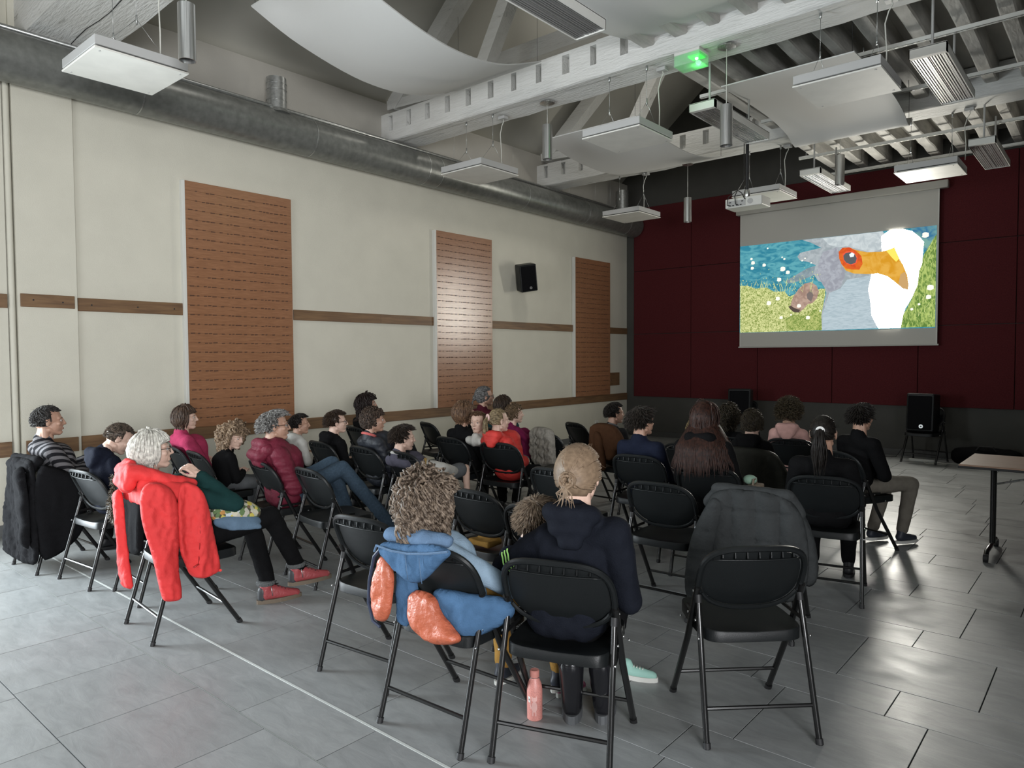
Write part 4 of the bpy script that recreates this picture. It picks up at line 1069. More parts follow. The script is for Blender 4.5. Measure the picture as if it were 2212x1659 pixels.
    if style == 'pony':
        c = Vector((0, -.122, .035))
        for q in range(60):
            a0 = rg.uniform(0, 6.28); rr_ = rg.uniform(0, .020); L_ = length * rg.uniform(.75, 1.05)
            pts = []
            for t_ in range(8):
                f = t_ / 7.0; sp_ = 1 + 1.3 * math.sin(f * PI * .8)
                pts.append(c + Vector((math.cos(a0) * rr_ * sp_ + .004 * math.sin(f * 9 + q), -.014 - .035 * math.sin(min(1, f * 2.2) * PI / 2) + math.sin(a0) * rr_ * .6 * sp_ + .02 * f, -L_ * f ** 1.15)))
            tube(bm, pts, [.004, .005, .0055, .0055, .005, .0045, .003, .0008], 4, caps=False)
    for q in range(14):     # flyaway strands
        d = Vector((rg.gauss(0, 1), rg.gauss(0, 1), abs(rg.gauss(0, 1)))).normalized()
        if face_zone(d): continue
        p = surf(d, 1.02); tube(bm, [p, p + d * .012 + Vector((0, 0, .004)), p + d * .018 + Vector((rg.uniform(-.02, .02), -.01, -.006))], [.0012, .001, .0004], 3, caps=False)
    if M is not None: bm.transform(M)
    o = obj('hair', bm, hm, parent); return o
# ================================================================== PEOPLE
M_eyew = mat('eye_white', (.34, .32, .30), .3); M_iris = mat('eye_iris', (.03, .02, .012), .15); M_lip = mat('lips', (.33, .15, .12), .5)
M_frame = mat('dark_spectacle_frame', (.01, .009, .009), .25)
def V(*a): return Vector(a)
def person(label, seat, head, s=1.0, yaw=0, pitch=0, roll=0, sk=None, top=None, trs=None, shoe=None, hair=(None, 'short', .04), lean=None,
           arms='lap', knees=None, feet=None, hood=None, collar=None, thick=1.0, quilt=False, face=False, glasses=False, vox=.014, nl=130, zt=.44, legs=True, shorts=False, ext=None):
    """seat=(x, y, angle deg); head = world centre of the head; +Y local is the way the chair faces"""
    sx_, sy_, ang = seat; ar = math.radians(ang)
    root = thing('person', label, 'person', (sx_, sy_, 0), ar)
    Ri = Matrix.Rotation(-ar, 3, 'Z')
    hl = Ri @ (V(*head) - V(sx_, sy_, 0))
    hs = s if s > .95 else (.93 if s > .75 else .88)
    Mh = Matrix.Translation(hl) @ Matrix.Rotation(math.radians(yaw), 4, 'Z') @ Matrix.Rotation(math.radians(-pitch), 4, 'X') @ Matrix.Rotation(math.radians(roll), 4, 'Y') @ Matrix.Scale(hs, 4)
    nb = hl + (Matrix.Rotation(math.radians(-pitch), 3, 'X') @ Matrix.Rotation(math.radians(roll), 3, 'Y')) @ V(0, -.035, -.150 * hs - .008)                        # base of the neck
    hip = V(0, .0, zt + .095 * (.75 + .25 * s)); 
    if lean: hip += V(*lean)
    up = (nb - hip); 
    sw = .155 * s * (1.0 if s > .9 else .95); side = V(1, 0, 0)
    tw = math.radians(0)
    ch_ = hip.lerp(nb, .68) + V(0, -.02, 0); wa = hip.lerp(nb, .30) + V(0, -.015, 0)
    ch_.y = max(ch_.y, .0); wa.y = max(wa.y, .02); hip.y += .03
    shL = nb + V(-sw, .0, -.060 * s); shR = nb + V(sw, .0, -.060 * s)
    ua = .27 * s; fa = .24 * s
    if ext and 'shL' in ext: shL = shL + V(*ext['shL'])
    kL, kR = knees if knees else (V(-.11, .42 * max(s, .8), zt + .06), V(.11, .42 * max(s, .8), zt + .06))
    if not isinstance(kL, Vector): kL, kR = V(*kL), V(*kR)
    if feet: fL, fR = V(*feet[0]), V(*feet[1])
    else:
        fz = max(.075, zt + .06 - .43 * s); fL = V(kL.x - .01, kL.y + (-.02 if s > .9 else -.05), fz); fR = V(kR.x + .01, kR.y + (.03), fz)
    def arm(sh, sgn, mode):
        if mode == 'lap': el = sh + V(sgn * .055, .03, -ua * .95); ha = V(sgn * .07, .22 * s, zt + .17)
        elif mode == 'cross': el = sh + V(sgn * .06, .06, -ua * .9); ha = el + V(-sgn * fa * .8, .13, .05)
        elif mode == 'clasp': el = sh + V(sgn * .05, .12, -ua * .85); ha = ch_ + V(sgn * .025, .26 * s, -.02)
        else: el, ha = V(*mode[0]), V(*mode[1])
        if isinstance(mode, str): el.y = max(el.y, .015)
        return el, ha
    am = arms if isinstance(arms, (list, tuple)) and len(arms) == 2 and not isinstance(arms[0], (float, int)) else (arms, arms)
    eL, hL = arm(shL, -1, am[0]); eR, hR = arm(shR, 1, am[1])
    t = .008 * thick
    sk = sk or SK_A
    # body: torso, limbs and head in one skin mesh
    B = [('c', hip + V(-.06 * s, 0, 0), .085 * s, ch_ + V(-.06 * s, 0, 0), .08 * s), ('c', hip + V(.06 * s, 0, 0), .085 * s, ch_ + V(.06 * s, 0, 0), .08 * s),
         ('c', shL, .045 * s, shR, .045 * s), ('c', nb + V(0, 0, -.05), .052 * s, nb + V(0, .02, .045), .048 * s),
         ('c', shL, .042 * s, eL, .035 * s), ('c', eL, .034 * s, hL, .024 * s), ('c', shR, .042 * s, eR, .035 * s), ('c', eR, .034 * s, hR, .024 * s)]
    if legs: B += [('c', hip + V(-.07 * s, 0, 0), .07 * s, kL, .045 * s), ('c', kL, .046 * s, fL + V(0, 0, .02), .030 * s), ('c', hip + V(.07 * s, 0, 0), .07 * s, kR, .045 * s), ('c', kR, .046 * s, fR + V(0, 0, .02), .030 * s)]
    bmsh = blob_mesh(B, .022, 2)
    parts = [(bmsh, None), (HEAD, Mh)]
    for (h, e, sg) in ((hL, eL, -1), (hR, eR, 1)):
        d = (h - e).normalized(); zz = V(0, 0, 1) if abs(d.z) < .9 else V(0, -1, 0)
        if ext and ext.get('palm' + ('L' if sg < 0 else 'R')): zz = V(*ext['palm' + ('L' if sg < 0 else 'R')])
        x = d.cross(zz).normalized(); z = x.cross(d)
        Mr = Matrix((( x.x, d.x, z.x, h.x), (x.y, d.y, z.y, h.y), (x.z, d.z, z.z, h.z), (0, 0, 0, 1))) @ Matrix.Scale(.92 * (s if s > .95 else s * .98), 4)
        if sg < 0: Mr = Mr @ Matrix.Diagonal((-1, 1, 1, 1))
        parts.append((HAND, Mr))
    jm = join_meshes(parts); place(jm, 'body', sk, root)
    bpy.data.meshes.remove(bmsh)
    # top garment
    T = [('c', hip + V(-.07 * s, -.01, .0), (.095 * s + t), ch_ + V(-.065 * s, 0, 0), .095 * s + t), ('c', hip + V(.07 * s, -.01, .0), .095 * s + t, ch_ + V(.065 * s, 0, 0), .095 * s + t),
         ('c', wa, .11 * s + t, ch_, .115 * s + t), ('c', shL, .055 * s + t, shR, .055 * s + t), ('c', ch_, .10 * s, nb + V(0, 0, -.05), .07 * s),
         ('c', shL, .054 * s + t, eL, .043 * s + t), ('c', eL, .044 * s + t, eL.lerp(hL, .93), .030 * s + t), ('c', shR, .054 * s + t, eR, .043 * s + t), ('c', eR, .044 * s + t, eR.lerp(hR, .93), .030 * s + t),
         ('c', nb + V(0, -.005, -.035), .062 * s + t * .4, nb + V(0, .0, .012), .054 * s + t * .4)]
    T += [('c', Mh @ V(0, -.050, -.185), .066 * hs, Mh @ V(0, -.046, -.140), .0615 * hs), ('e', hip + V(0, -.03, -.01), (.15 * s, .085 * s, .085 * s))]
    if hood:
        c = nb + V(0, -.070 * s, .022)
        T += [('c', nb + V(-.072, .0, .0), .030, c + V(-.078 * s, -.015, .0), .040), ('c', nb + V(.072, .0, .0), .030, c + V(.078 * s, -.015, .0), .040), ('c', c + V(-.07 * s, -.022, .0), .042, c + V(.07 * s, -.022, .0), .042),
              ('c', c + V(-.055 * s, -.035, -.05), .036, c + V(.055 * s, -.035, -.05), .036), ('c', c + V(-.02 * s, -.042, -.105 * s), .028, c + V(.025 * s, -.042, -.105 * s), .028), ('e', nb + V(0, -.01, .0), (.075 * s, .065 * s, .045))]
    if quilt:
        n = 7
        for i in range(n):
            c = hip.lerp(nb, i / (n - .2)); c.y = max(c.y, .03 if c.z < .85 else -.2); r = (.108 if i < 5 else .10) * s + t
            T += [('c', c + V(-.065 * s, 0, 0), r, c + V(.065 * s, 0, 0), r)]
        for a, b in ((shL, eL), (shR, eR)):
            for i in range(5): T.append(('e', a.lerp(b, i / 4.2), (.060 * s + t, .060 * s + t, .028)))
        for a, b in ((eL, hL), (eR, hR)):
            for i in range(4): T.append(('e', a.lerp(b, i / 4.0), (.048 * s + t,) * 3))
    if not quilt: tm = blob_mesh(T, vox, 3, None, (11, .0062 * (1.1 if vox < .013 else .9), (1, 1, .8)))
    else: tm = blob_mesh(T, vox, 1, None, (14, .006, (1, 1, 1)))
    place(tm, 'jacket' if quilt else ('hooded_top' if hood else 'sweater'), top, root)
    if collar:
        bm = bmesh.new(); n = 20
        tube(bm, [nb + V(.063 * s * math.cos(2 * PI * i / n), .055 * s * math.sin(2 * PI * i / n) - .005, .018 + .022 * -math.sin(2 * PI * i / n)) for i in range(n)], .011, 6, closed=True)
        obj('collar', bm, collar, root, True)
    # legs
    if legs:
        lk = .62 if shorts else 1.0
        G = [('c', hip + V(-.075 * s, 0, -.01), .098 * s, hip + V(.075 * s, 0, -.01), .098 * s)]
        for (k_, f_, sg) in ((kL, fL, -1), (kR, fR, 1)):
            h_ = hip + V(sg * .08 * s, .0, -.01)
            G.append(('c', h_, .090 * s, h_.lerp(k_, .86 if shorts else 1), .064 * s if not shorts else .078 * s))
            if not shorts: G.append(('c', k_, .062 * s, f_ + V(0, 0, .045 * s), .050 * s))
        place(blob_mesh(G, vox * 1.1, 3, None, (9, .007, (1, 1, 1))), 'shorts' if shorts else 'trousers', trs, root)
        if shoe:
            for f_ in (fL, fR):
                bm = bmesh.new()
                me = blob_mesh([('c', f_ + V(0, -.03 * s, -.02), .038 * s, f_ + V(0, .08 * s, -.030), .034 * s), ('c', f_ + V(0, .06, -.035), .034 * s, f_ + V(0, .135 * s, -.038), .028 * s), ('c', f_ + V(0, -.015, -.01), .036 * s, f_ + V(0, -.01, .035), .040 * s)], .012, 2)
                so_ = place(me, 'shoe', shoe, root)
                bm = bmesh.new(); n = 16
                lo = [bm.verts.new(f_ + V(.040 * s * math.cos(2 * PI * i / n), .05 * s + .125 * s * math.sin(2 * PI * i / n), -.075 * s * 1.0)) for i in range(n)]
                hi = [bm.verts.new(f_ + V(.042 * s * math.cos(2 * PI * i / n), .05 * s + .128 * s * math.sin(2 * PI * i / n), -.050 * s)) for i in range(n)]
                for i in range(n): bm.faces.new((lo[i], lo[(i + 1) % n], hi[(i + 1) % n], hi[i]))
                bm.faces.new(lo[::-1]); bm.faces.new(hi); obj('sole', bm, M_white if shoe.name.find('white_sole') >= 0 else M_blk, so_)
    # hair
    hm, st, ln_ = hair[:3]
    if hm: make_hair(hm, st, len(label) * 7 + int(abs(hl.z) * 100), ln_, 1, nl, root, hair[3] if len(hair) > 3 else .0072, Mh, hooded=bool(hood))
    if face:
        for sg in (-1, 1):
            bm = bmesh.new(); sph(bm, (sg * .030, .0765, .001), .0108, seg=12, rings=8); bm.transform(Mh); e = obj('eye', bm, M_eyew, root, True)
            bm = bmesh.new(); sph(bm, (sg * .0305, .0815, .001), .0070, seg=10, rings=6); bm.transform(Mh); obj('iris', bm, M_iris, e, True)
            bm = bmesh.new(); tube(bm, [V(sg * .014, .088, .018), V(sg * .030, .085, .024), V(sg * .048, .070, .019)], [.0025, .0035, .0015], 5); bm.transform(Mh); obj('eyebrow', bm, hm, root, True)
            bm = bmesh.new(); tube(bm, [V(sg * .016, .087, .005), V(sg * .030, .0895, .009), V(sg * .045, .079, .003)], [.0018, .003, .0018], 5); bm.transform(Mh); obj('eyelid', bm, sk, root, True)
        bm = bmesh.new(); tube(bm, [V(-.020, .085, -.0612), V(0, .0935, -.0600), V(.020, .085, -.0612)], [.0015, .0040, .0015], 6); tube(bm, [V(-.017, .085, -.0645), V(0, .0925, -.0665), V(.017, .085, -.0645)], [.0015, .0045, .0015], 6); bm.transform(Mh); obj('lips', bm, M_lip, root, True)
    if glasses:
        g = bmesh.new()
        for sg in (-1, 1):
            tube(g, [V(sg * .031 + .024 * math.cos(a * PI / 8), .097 - .006 * abs(math.cos(a * PI / 8)), .0 + .019 * math.sin(a * PI / 8)) for a in range(16)], .0022, 5, closed=True)
            tube(g, [V(sg * .054, .092, .006), V(sg * .076, .05, .006), V(sg * .086, -.008, .004), V(sg * .084, -.022, -.012)], .0019, 5)
        tube(g, [V(-.008, .098, .004), V(.008, .098, .004)], .002, 5); g.transform(Mh); obj('spectacles', g, M_frame, root, True)
    root['label'] = label
    INFO[label] = dict(root=root, nb=nb, hip=hip, ch=ch_, shL=shL, shR=shR, eL=eL, eR=eR, hL=hL, hR=hR, Mh=Mh, hl=hl)
    return root, INFO[label]
INFO = {}

C_black = cloth('black', (.0055, .0055, .006)); C_navy = cloth('navy', (.010, .013, .026)); C_dnavy = cloth('deep_navy', (.008, .010, .018)); C_char = cloth('charcoal', (.030, .031, .033))
C_jeans = cloth('blue_jeans', (.055, .085, .12), .8, 60, .18); C_pink = cloth('magenta_knit', (.32, .035, .085)); C_rose = cloth('pale_pink', (.50, .30, .27))
C_maroon = cloth('maroon_quilt', (.125, .013, .028), .62, 8, .15, 40, .3, .25); C_redq = cloth('coral_red_quilt', (.46, .035, .028), .65, 8, .15, 40, .3, .25)
C_white = cloth('off_white', (.45, .44, .41)); C_teal = cloth('dark_teal', (.012, .040, .045)); C_mauve = cloth('slate_mauve', (.075, .072, .095)); C_beige = cloth('beige_trousers', (.17, .155, .13))
C_green = cloth('dark_green_wool', (.010, .035, .034)); C_grey = cloth('grey_trousers', (.10, .105, .11)); C_must = cloth('mustard_cord', (.34, .19, .05)); C_denim = cloth('light_denim', (.22, .30, .38))
C_neon = mat('neon_yellow_trim', (.62, .80, .04), .6); C_salmon = cloth('salmon', (.55, .14, .13)); C_greyq = cloth('slate_quilt', (.018, .021, .028), .55, 8, .1, 40, .3, .4)
S_dark = mat('shoe_dark', (.015, .015, .017), .5); S_wsole = mat('shoe_dark_white_sole', (.03, .035, .05), .5)
# striped sweater
M_strp = cloth('striped', (.03, .03, .033))
def stripify(m):
    ns, ln, b = nodes(m); tc = ns.new('ShaderNodeTexCoord'); mp = ns.new('ShaderNodeMapping'); mp.inputs['Rotation'].default_value = (.15, .55, 0)
    wv = ns.new('ShaderNodeTexWave'); wv.bands_direction = 'Z'; wv.inputs['Scale'].default_value = 7.2; wv.inputs['Distortion'].default_value = .4; wv.inputs['Detail Scale'].default_value = .5
    r = ns.new('ShaderNodeValToRGB'); r.color_ramp.interpolation = 'CONSTANT'; r.color_ramp.elements[0].color = (.012, .012, .014, 1); r.color_ramp.elements[1].position = .5; r.color_ramp.elements[1].color = (.13, .125, .13, 1)
    ln.new(tc.outputs['Object'], mp.inputs[0]); ln.new(mp.outputs[0], wv.inputs['Vector']); ln.new(wv.outputs['Fac'], r.inputs[0]); ln.new(r.outputs[0], b.inputs['Base Color'])
stripify(M_strp)

P = {}
P['man'] = person('man in striped sweater with cropped dark hair and stubble, far left', CH['1'], (-6.31, 1.83, 1.125), 1.0, yaw=-16, sk=SK_B, top=M_strp, trs=C_black, shoe=S_dark, hair=(hairm('salt_dark', (.07, .066, .062), (.012, .010, .009)), 'crop', .018, .0050), arms='clasp', face=True, nl=420, vox=.013)
P['boybow'] = person('boy bowing his head in navy hoodie beside the striped sweater man', (-5.64, 1.99, 5), (-5.66, 2.10, 1.01), .8, yaw=-25, pitch=32, sk=SK_C, top=C_dnavy, trs=C_black, shoe=S_wsole, hair=(hairm('short_brown_boy', (.17, .13, .10), (.035, .028, .022)), 'crop', .015, .0050), hood=True, arms='lap', nl=420, vox=.013, zt=.45)
P['red'] = person('white-haired woman with spectacles resting her chin on her hand, red coat behind her', (-4.29, 1.93, -5), (-4.345, 1.79, 1.062), .98, yaw=-14, pitch=-2, sk=SK_C, top=C_green, trs=C_black, hair=(H_WHITE, 'bob', .195, .0068),
    arms=((( -.22, .16, .66), (-.02, .30, .62)), ((.20, .24, .72), (.075, .075, .90))), knees=((-.06, .44, .55), (.13, .50, .59)), feet=((.02, .52, .10), (.05, .72, .16)), face=True, glasses=True, nl=700, vox=.012, ext={'palmR': (1, .5, .25)})
P['pink'] = person('woman in magenta sweater with straight brown bob, arms crossed', CH['5'], (-6.40, 2.93, 1.07), .95, yaw=-26, sk=SK_C, top=C_pink, trs=C_black, shoe=S_dark, hair=(hairm('bob_brown', (.10, .062, .042), (.035, .022, .016)), 'bob', .21), arms='cross', face=True, nl=260)
P['blurgirl'] = person('small fair-haired girl in dark top next to the woman in magenta', (-5.92, 3.02, -8), (-5.90, 3.12, .915), .72, yaw=-60, pitch=14, sk=SK_C, top=C_black, trs=C_grey, shoe=S_dark, hair=(H_LBROWN, 'wavy', .20), face=True, nl=240)
P['maroon'] = person('woman in maroon quilted jacket with short grey hair and spectacles', CH['8'], (-5.0, 2.99, 1.075), .98, yaw=-22, sk=SK_B, top=C_maroon, trs=C_jeans, shoe=S_dark, hair=(H_GREY, 'short', .055, .0058), quilt=True, hood=True, thick=2.2, arms='lap', knees=((-.03, .46, .72), (.14, .47, .70)), feet=((.05, .60, .13), (.24, .86, .14)), face=True, glasses=True, nl=480, vox=.010)
P['whitehood'] = person('dark-haired child in white hooded sweatshirt behind the maroon jacket', CH['7'], (-6.33, 4.06, .93), .75, yaw=-24, sk=SK_B, top=C_white, trs=C_black, hair=(H_BLACK, 'short', .035, .0062), hood=True, nl=300, legs=True)
P['neon'] = person('boy with spectacles and neon yellow collar on black hoodie', CH['11'], (-5.72, 4.07, .985), .82, yaw=-24, sk=SK_C, top=C_black, trs=C_black, shoe=S_dark, hair=(H_DBROWN, 'short', .038, .006), hood=True, face=True, glasses=True, nl=400, vox=.013)
P['wallwoman'] = person('woman with long dark curly hair in black, against the wall', CH['9w'], (-6.62, 5.13, 1.07), 1.0, yaw=-22, sk=SK_B, top=C_black, trs=C_black, shoe=S_dark, hair=(hairm('near_black', (.030, .018, .016), (.012, .008, .007)), 'curly', .36, .009), face=True, nl=320)
P['vest'] = person('boy with wavy brown hair in slate quilted vest', CH['12'], (-5.09, 4.02, 1.04), .84, yaw=-26, sk=SK_B, top=C_greyq, trs=C_black, shoe=S_dark, hair=(hairm('wavy_brown_boy', (.10, .068, .050), (.03, .02, .015)), 'curly', .07, .008), quilt=True, thick=1.2, face=True, nl=360, vox=.011)
P['shorts'] = person('boy in shorts and baseball-style top with white sleeves', CH['13'], (-4.64, 3.98, .915), .84, yaw=-18, pitch=4, sk=SK_C, top=C_mauve, trs=C_grey, shoe=S_dark, hair=(hairm('dark_boy', (.055, .040, .030), (.014, .010, .008)), 'short', .045, .006), shorts=True,
    arms=(((-.20, .12, .62), (-.08, .28, .58)), ((.23, .10, .66), (.14, .32, .60))), knees=((-.12, .42, .58), (.14, .44, .62)), nl=420, vox=.013)
P['mum'] = person('woman with chin-length red-brown hair in black sweater holding a small child', CH['16'], (-4.96, 5.05, 1.04), 1.0, yaw=-20, sk=SK_B, top=C_black, trs=C_black, shoe=S_dark, hair=(H_REDBR, 'bob', .17, .008), arms='clasp', nl=300)
P['baby'] = person('small child peering back over the arm of the red-brown-haired woman', (-4.72, 5.22, -5), (-4.69, 4.95, .975), .58, yaw=205, pitch=0, sk=SK_C, top=C_white, trs=C_grey, hair=(H_REDBR, 'short', .03), face=True, nl=160, zt=.50, lean=(.0, -.12, .08), vox=.013)
P['redgirl'] = person('girl with fair ponytail and pink scrunchie in coral red quilted jacket', CH['19'], (-4.42, 4.96, 1.005), .82, yaw=-28, sk=SK_C, top=C_redq, trs=C_black, shoe=S_dark, hair=(hairm('fair_pony', (.34, .26, .15), (.12, .085, .045)), 'pony', .25, .006), quilt=True, thick=1.6, hood=True, nl=260, vox=.011)
P['greybun'] = person('grey-haired woman with bun and spectacles in maroon scarf near the wall', CH['14w'], (-5.84, 6.30, 1.125), .98, yaw=-24, sk=SK_B, top=cloth('maroon_scarf', (.06, .010, .018)), trs=C_black, hair=(hairm('grey_bun', (.22, .215, .21), (.05, .048, .045)), 'bun', .1, .006), face=True, glasses=True, nl=220)
P['tealp'] = person('person with chin-length dark brown hair in dark teal jacket', CH['18'], (-5.26, 5.98, 1.05), .92, yaw=-20, sk=SK_C, top=C_teal, trs=C_black, hair=(H_DBROWN, 'bob', .13, .0075), nl=260, quilt=True)
P['magkid'] = person('small fair curly child in magenta coat beside the dark teal jacket', (-5.02, 6.05, -12), (-5.06, 5.94, .975), .62, yaw=-20, sk=SK_C, top=cloth('magenta_coat', (.14, .012, .05)), trs=C_black, hair=(hairm('fair_curl', (.25, .17, .10), (.08, .05, .03)), 'curly', .07), nl=160, zt=.44)
P['brownboy'] = person('boy with short black hair before the brown jacket', CH['23'], (-4.02, 6.33, 1.005), .82, yaw=-30, sk=SK_B, top=cloth('dark_collar', (.03, .03, .032)), trs=C_black, shoe=S_dark, hair=(H_BLACK, 'short', .03), collar=mat('grey_scarf', (.16, .165, .17), .9), nl=300)
P['navy'] = person('person with tousled dark hair in navy sweater', CH['24'], (-2.95, 5.06, 1.07), .97, yaw=-24, sk=SK_B, top=C_navy, trs=C_black, shoe=S_dark, hair=(hairm('tousled', (.045, .036, .03), (.012, .010, .008)), 'short', .062, .0065), nl=460)
P['auburn'] = person('person with long auburn hair in black hoodie', CH['29'], (-2.30, 4.83, 1.15), 1.0, yaw=-4, sk=SK_B, top=C_black, trs=C_black, shoe=S_dark, hair=(H_AUBURN, 'long', .42, .0062), hood=True, nl=900, vox=.013)
P['curlside'] = person('child with fair curls half hidden left of the auburn hair', CH['P21'], (-2.90, 5.95, .93), .75, yaw=0, sk=SK_C, top=C_black, trs=C_black, hair=(hairm('fair_curls2', (.30, .215, .11), (.10, .07, .035)), 'curly', .28, .008), nl=240)
P['clipkid'] = person('child with curly dark hair and small pale clip before the left floor loudspeaker', CH['P22'], (-2.93, 6.70, 1.0), .8, yaw=0, sk=SK_C, top=C_black, trs=C_black, hair=(H_OLIVE, 'curly', .16, .008), nl=240)
P['bunkid'] = person('child with dark curls in black top before the dark olive coat', CH['P23'], (-2.41, 5.98, 1.02), .88, yaw=6, sk=SK_C, top=C_black, trs=C_black, hair=(H_OLIVE, 'curly', .10, .007), nl=260, hood=True)
P['pinkhood'] = person('child with short frizzy curls in pale pink hoodie', CH['30'], (-2.42, 6.90, 1.045), .86, yaw=2, sk=SK_B, top=C_rose, trs=C_black, hair=(hairm('frizz', (.10, .076, .044), (.03, .023, .015)), 'afro', .075, .0042), hood=True, nl=620)
P['darkpony'] = person('person with black ponytail and white hair tie in black top', CH['28'], (-1.50, 4.92, 1.08), .98, yaw=-4, sk=SK_B, top=C_black, trs=C_black, shoe=S_dark, hair=(H_BLACK, 'pony', .30, .007), nl=300)
P['teen'] = person('teenager in dark top and light trousers at right end of the row', CH['31'], (-1.60, 6.22, 1.09), .95, yaw=10, sk=SK_B, top=C_black, trs=C_beige, shoe=S_wsole, hair=(H_BLACK, 'short', .05), knees=((-.02, .42, .52), (.17, .47, .53)), feet=((-.05, .30, .09), (.12, .44, .09)), nl=300)
P['curlgirl'] = person('girl with long wavy brown hair before the blue and orange jacket', CH['B'], (-2.285, 2.10, .97), .84, yaw=-10, sk=SK_C, top=C_denim, trs=C_must, shoe=S_wsole, hair=(H_CURLG, 'wavy', .285, .0050), nl=1900, vox=.012, arms=('lap', ((.24, .10, .60), (.17, .33, .56))), knees=((-.06, .40, .50), (.16, .44, .50)), feet=((.0, .34, .10), (.27, .42, .11)))
P['smallboy'] = person('small boy with short light brown hair leaning against the bun woman', (-2.15, 2.63, 6), (-2.02, 2.53, .855), .72, yaw=-12, roll=14, sk=SK_C, top=C_dnavy, trs=C_must, hair=(hairm('boy_fair', (.30, .225, .16), (.12, .085, .06)), 'short', .045, .0055), nl=560, zt=.38, vox=.012)
P['bun'] = person('woman with fair hair in a low bun and black hoodie with three green stripes', CH['C'], (-1.665, 2.36, 1.118), 1.0, yaw=-6, pitch=8, sk=SK_C, top=cloth('washed_black', (.0085, .010, .015)), trs=C_black, hair=(hairm('fair_bun', (.27, .19, .125), (.21, .145, .095)), 'bun', .1, .0060), hood=True, nl=1100, vox=.011,
    arms=(((-.31, .10, .68), (-.30, .32, .60)), ((.26, .02, .62), (.12, .28, .60))), thick=1.1, ext={'shL': (.02, .03, -.055)}, knees=((-.10, .40, .50), (.13, .44, .50)), feet=((-.045, .19, .22), (.115, .24, .22)))
# ================================================================== COATS AND BAGS
def chaikin(p, n=2):
    for _ in range(n):
        q = []
        for i in range(len(p)):
            a, b = Vector(p[i]), Vector(p[(i + 1) % len(p)]); q += [a * .75 + b * .25, a * .25 + b * .75]
        p = q
    return p
def inside(pt, poly):
    c = False; j = len(poly) - 1
    for i in range(len(poly)):
        a, b = poly[i], poly[j]
        if (a[1] > pt[1]) != (b[1] > pt[1]) and pt[0] < (b[0] - a[0]) * (pt[1] - a[1]) / (b[1] - a[1] + 1e-12) + a[0]: c = not c
        j = i
    return c
def puff(name, pts, thick, warp, m, parent, res=.022, edge=.035, fold=None, back=.4, smooth_n=2):
    P_ = chaikin(pts, smooth_n)
    xs_ = [p[0] for p in P_]; ys_ = [p[1] for p in P_]
    inner = []; y = min(ys_)
    while y < max(ys_):
        x = min(xs_)
        while x < max(xs_):
            q = (x + random.uniform(-.2, .2) * res, y + random.uniform(-.2, .2) * res)
            if inside(q, P_) and min((Vector(q) - Vector(p)).length for p in P_) > res * .5: inner.append(Vector(q))
            x += res
        y += res
    allp = [Vector(p) for p in P_] + inner
    r = delaunay_2d_cdt(allp, [(i, (i + 1) % len(P_)) for i in range(len(P_))], [], 1, 1e-6)
    n = len(P_); bm = bmesh.new(); F, Bk = [], []
    for p in r[0]:
        d = 1e9
        for i in range(n):
            a, b = allp[i], allp[(i + 1) % n]; ab = b - a; t_ = max(0, min(1, (p - a).dot(ab) / (ab.length_squared + 1e-12))); d = min(d, (p - a - ab * t_).length)
        k_ = math.sqrt(max(0, 1 - (1 - min(1, d / edge)) ** 2)); fo = fold(p.x, p.y) if fold else 0
        f = bm.verts.new(warp(p.x, p.y, (thick + fo) * k_)); F.append(f)
        Bk.append(f if d < 1e-5 else bm.verts.new(warp(p.x, p.y, -thick * back * k_ + fo * k_ * .5)))
    for t_ in r[2]:
        try: bm.faces.new([F[i] for i in t_])
        except ValueError: pass
        if any(F[i] is not Bk[i] for i in t_):
            try: bm.faces.new([Bk[i] for i in t_][::-1])
            except ValueError: pass
    o = obj(name, bm, m, parent)
    o.data.polygons.foreach_set('use_smooth', [True] * len(o.data.polygons)); return o
def wrinkle(fr=9, am=.008, sx_=1, sy_=.4, seed=0):
    def f(u, v):
        return am * (noise.noise(Vector((u * fr * sx_, v * fr * sy_, seed))) * 1.2 + .5 * (1 - 2.4 * abs(noise.noise(Vector((u * fr * 1.9 * sx_, v * fr * 1.9 * sy_, seed + 5))))))
    return f
def drape(fr, am, seed=0):
    def f(u, v):
        n1 = noise.noise(Vector((u * 6, v * 3.5, seed))); n2 = noise.noise(Vector((u * 26, v * 9, seed + 3))); n3 = noise.noise(Vector((u * 17 + v * 12, v * 20, seed + 8)))
        return am * (math.sin(u * fr + 3.2 * n1 + v * 3) * .5 + .8 * (.35 - abs(n2) * 1.6) + .55 * (.3 - abs(n3) * 1.5))
    return f
def cloth_blob(name, prims, m, parent, vox=.010, sm=3, wr=(9, .008, (1, 1, .6))): return place(blob_mesh(prims, vox, sm, None, wr), name, m, parent)
def coat_thing(key, label, cat='coat', name='coat', group=None):
    x, y, a = CH[key]; return thing(name, label, cat, (x, y, 0), math.radians(a), group)

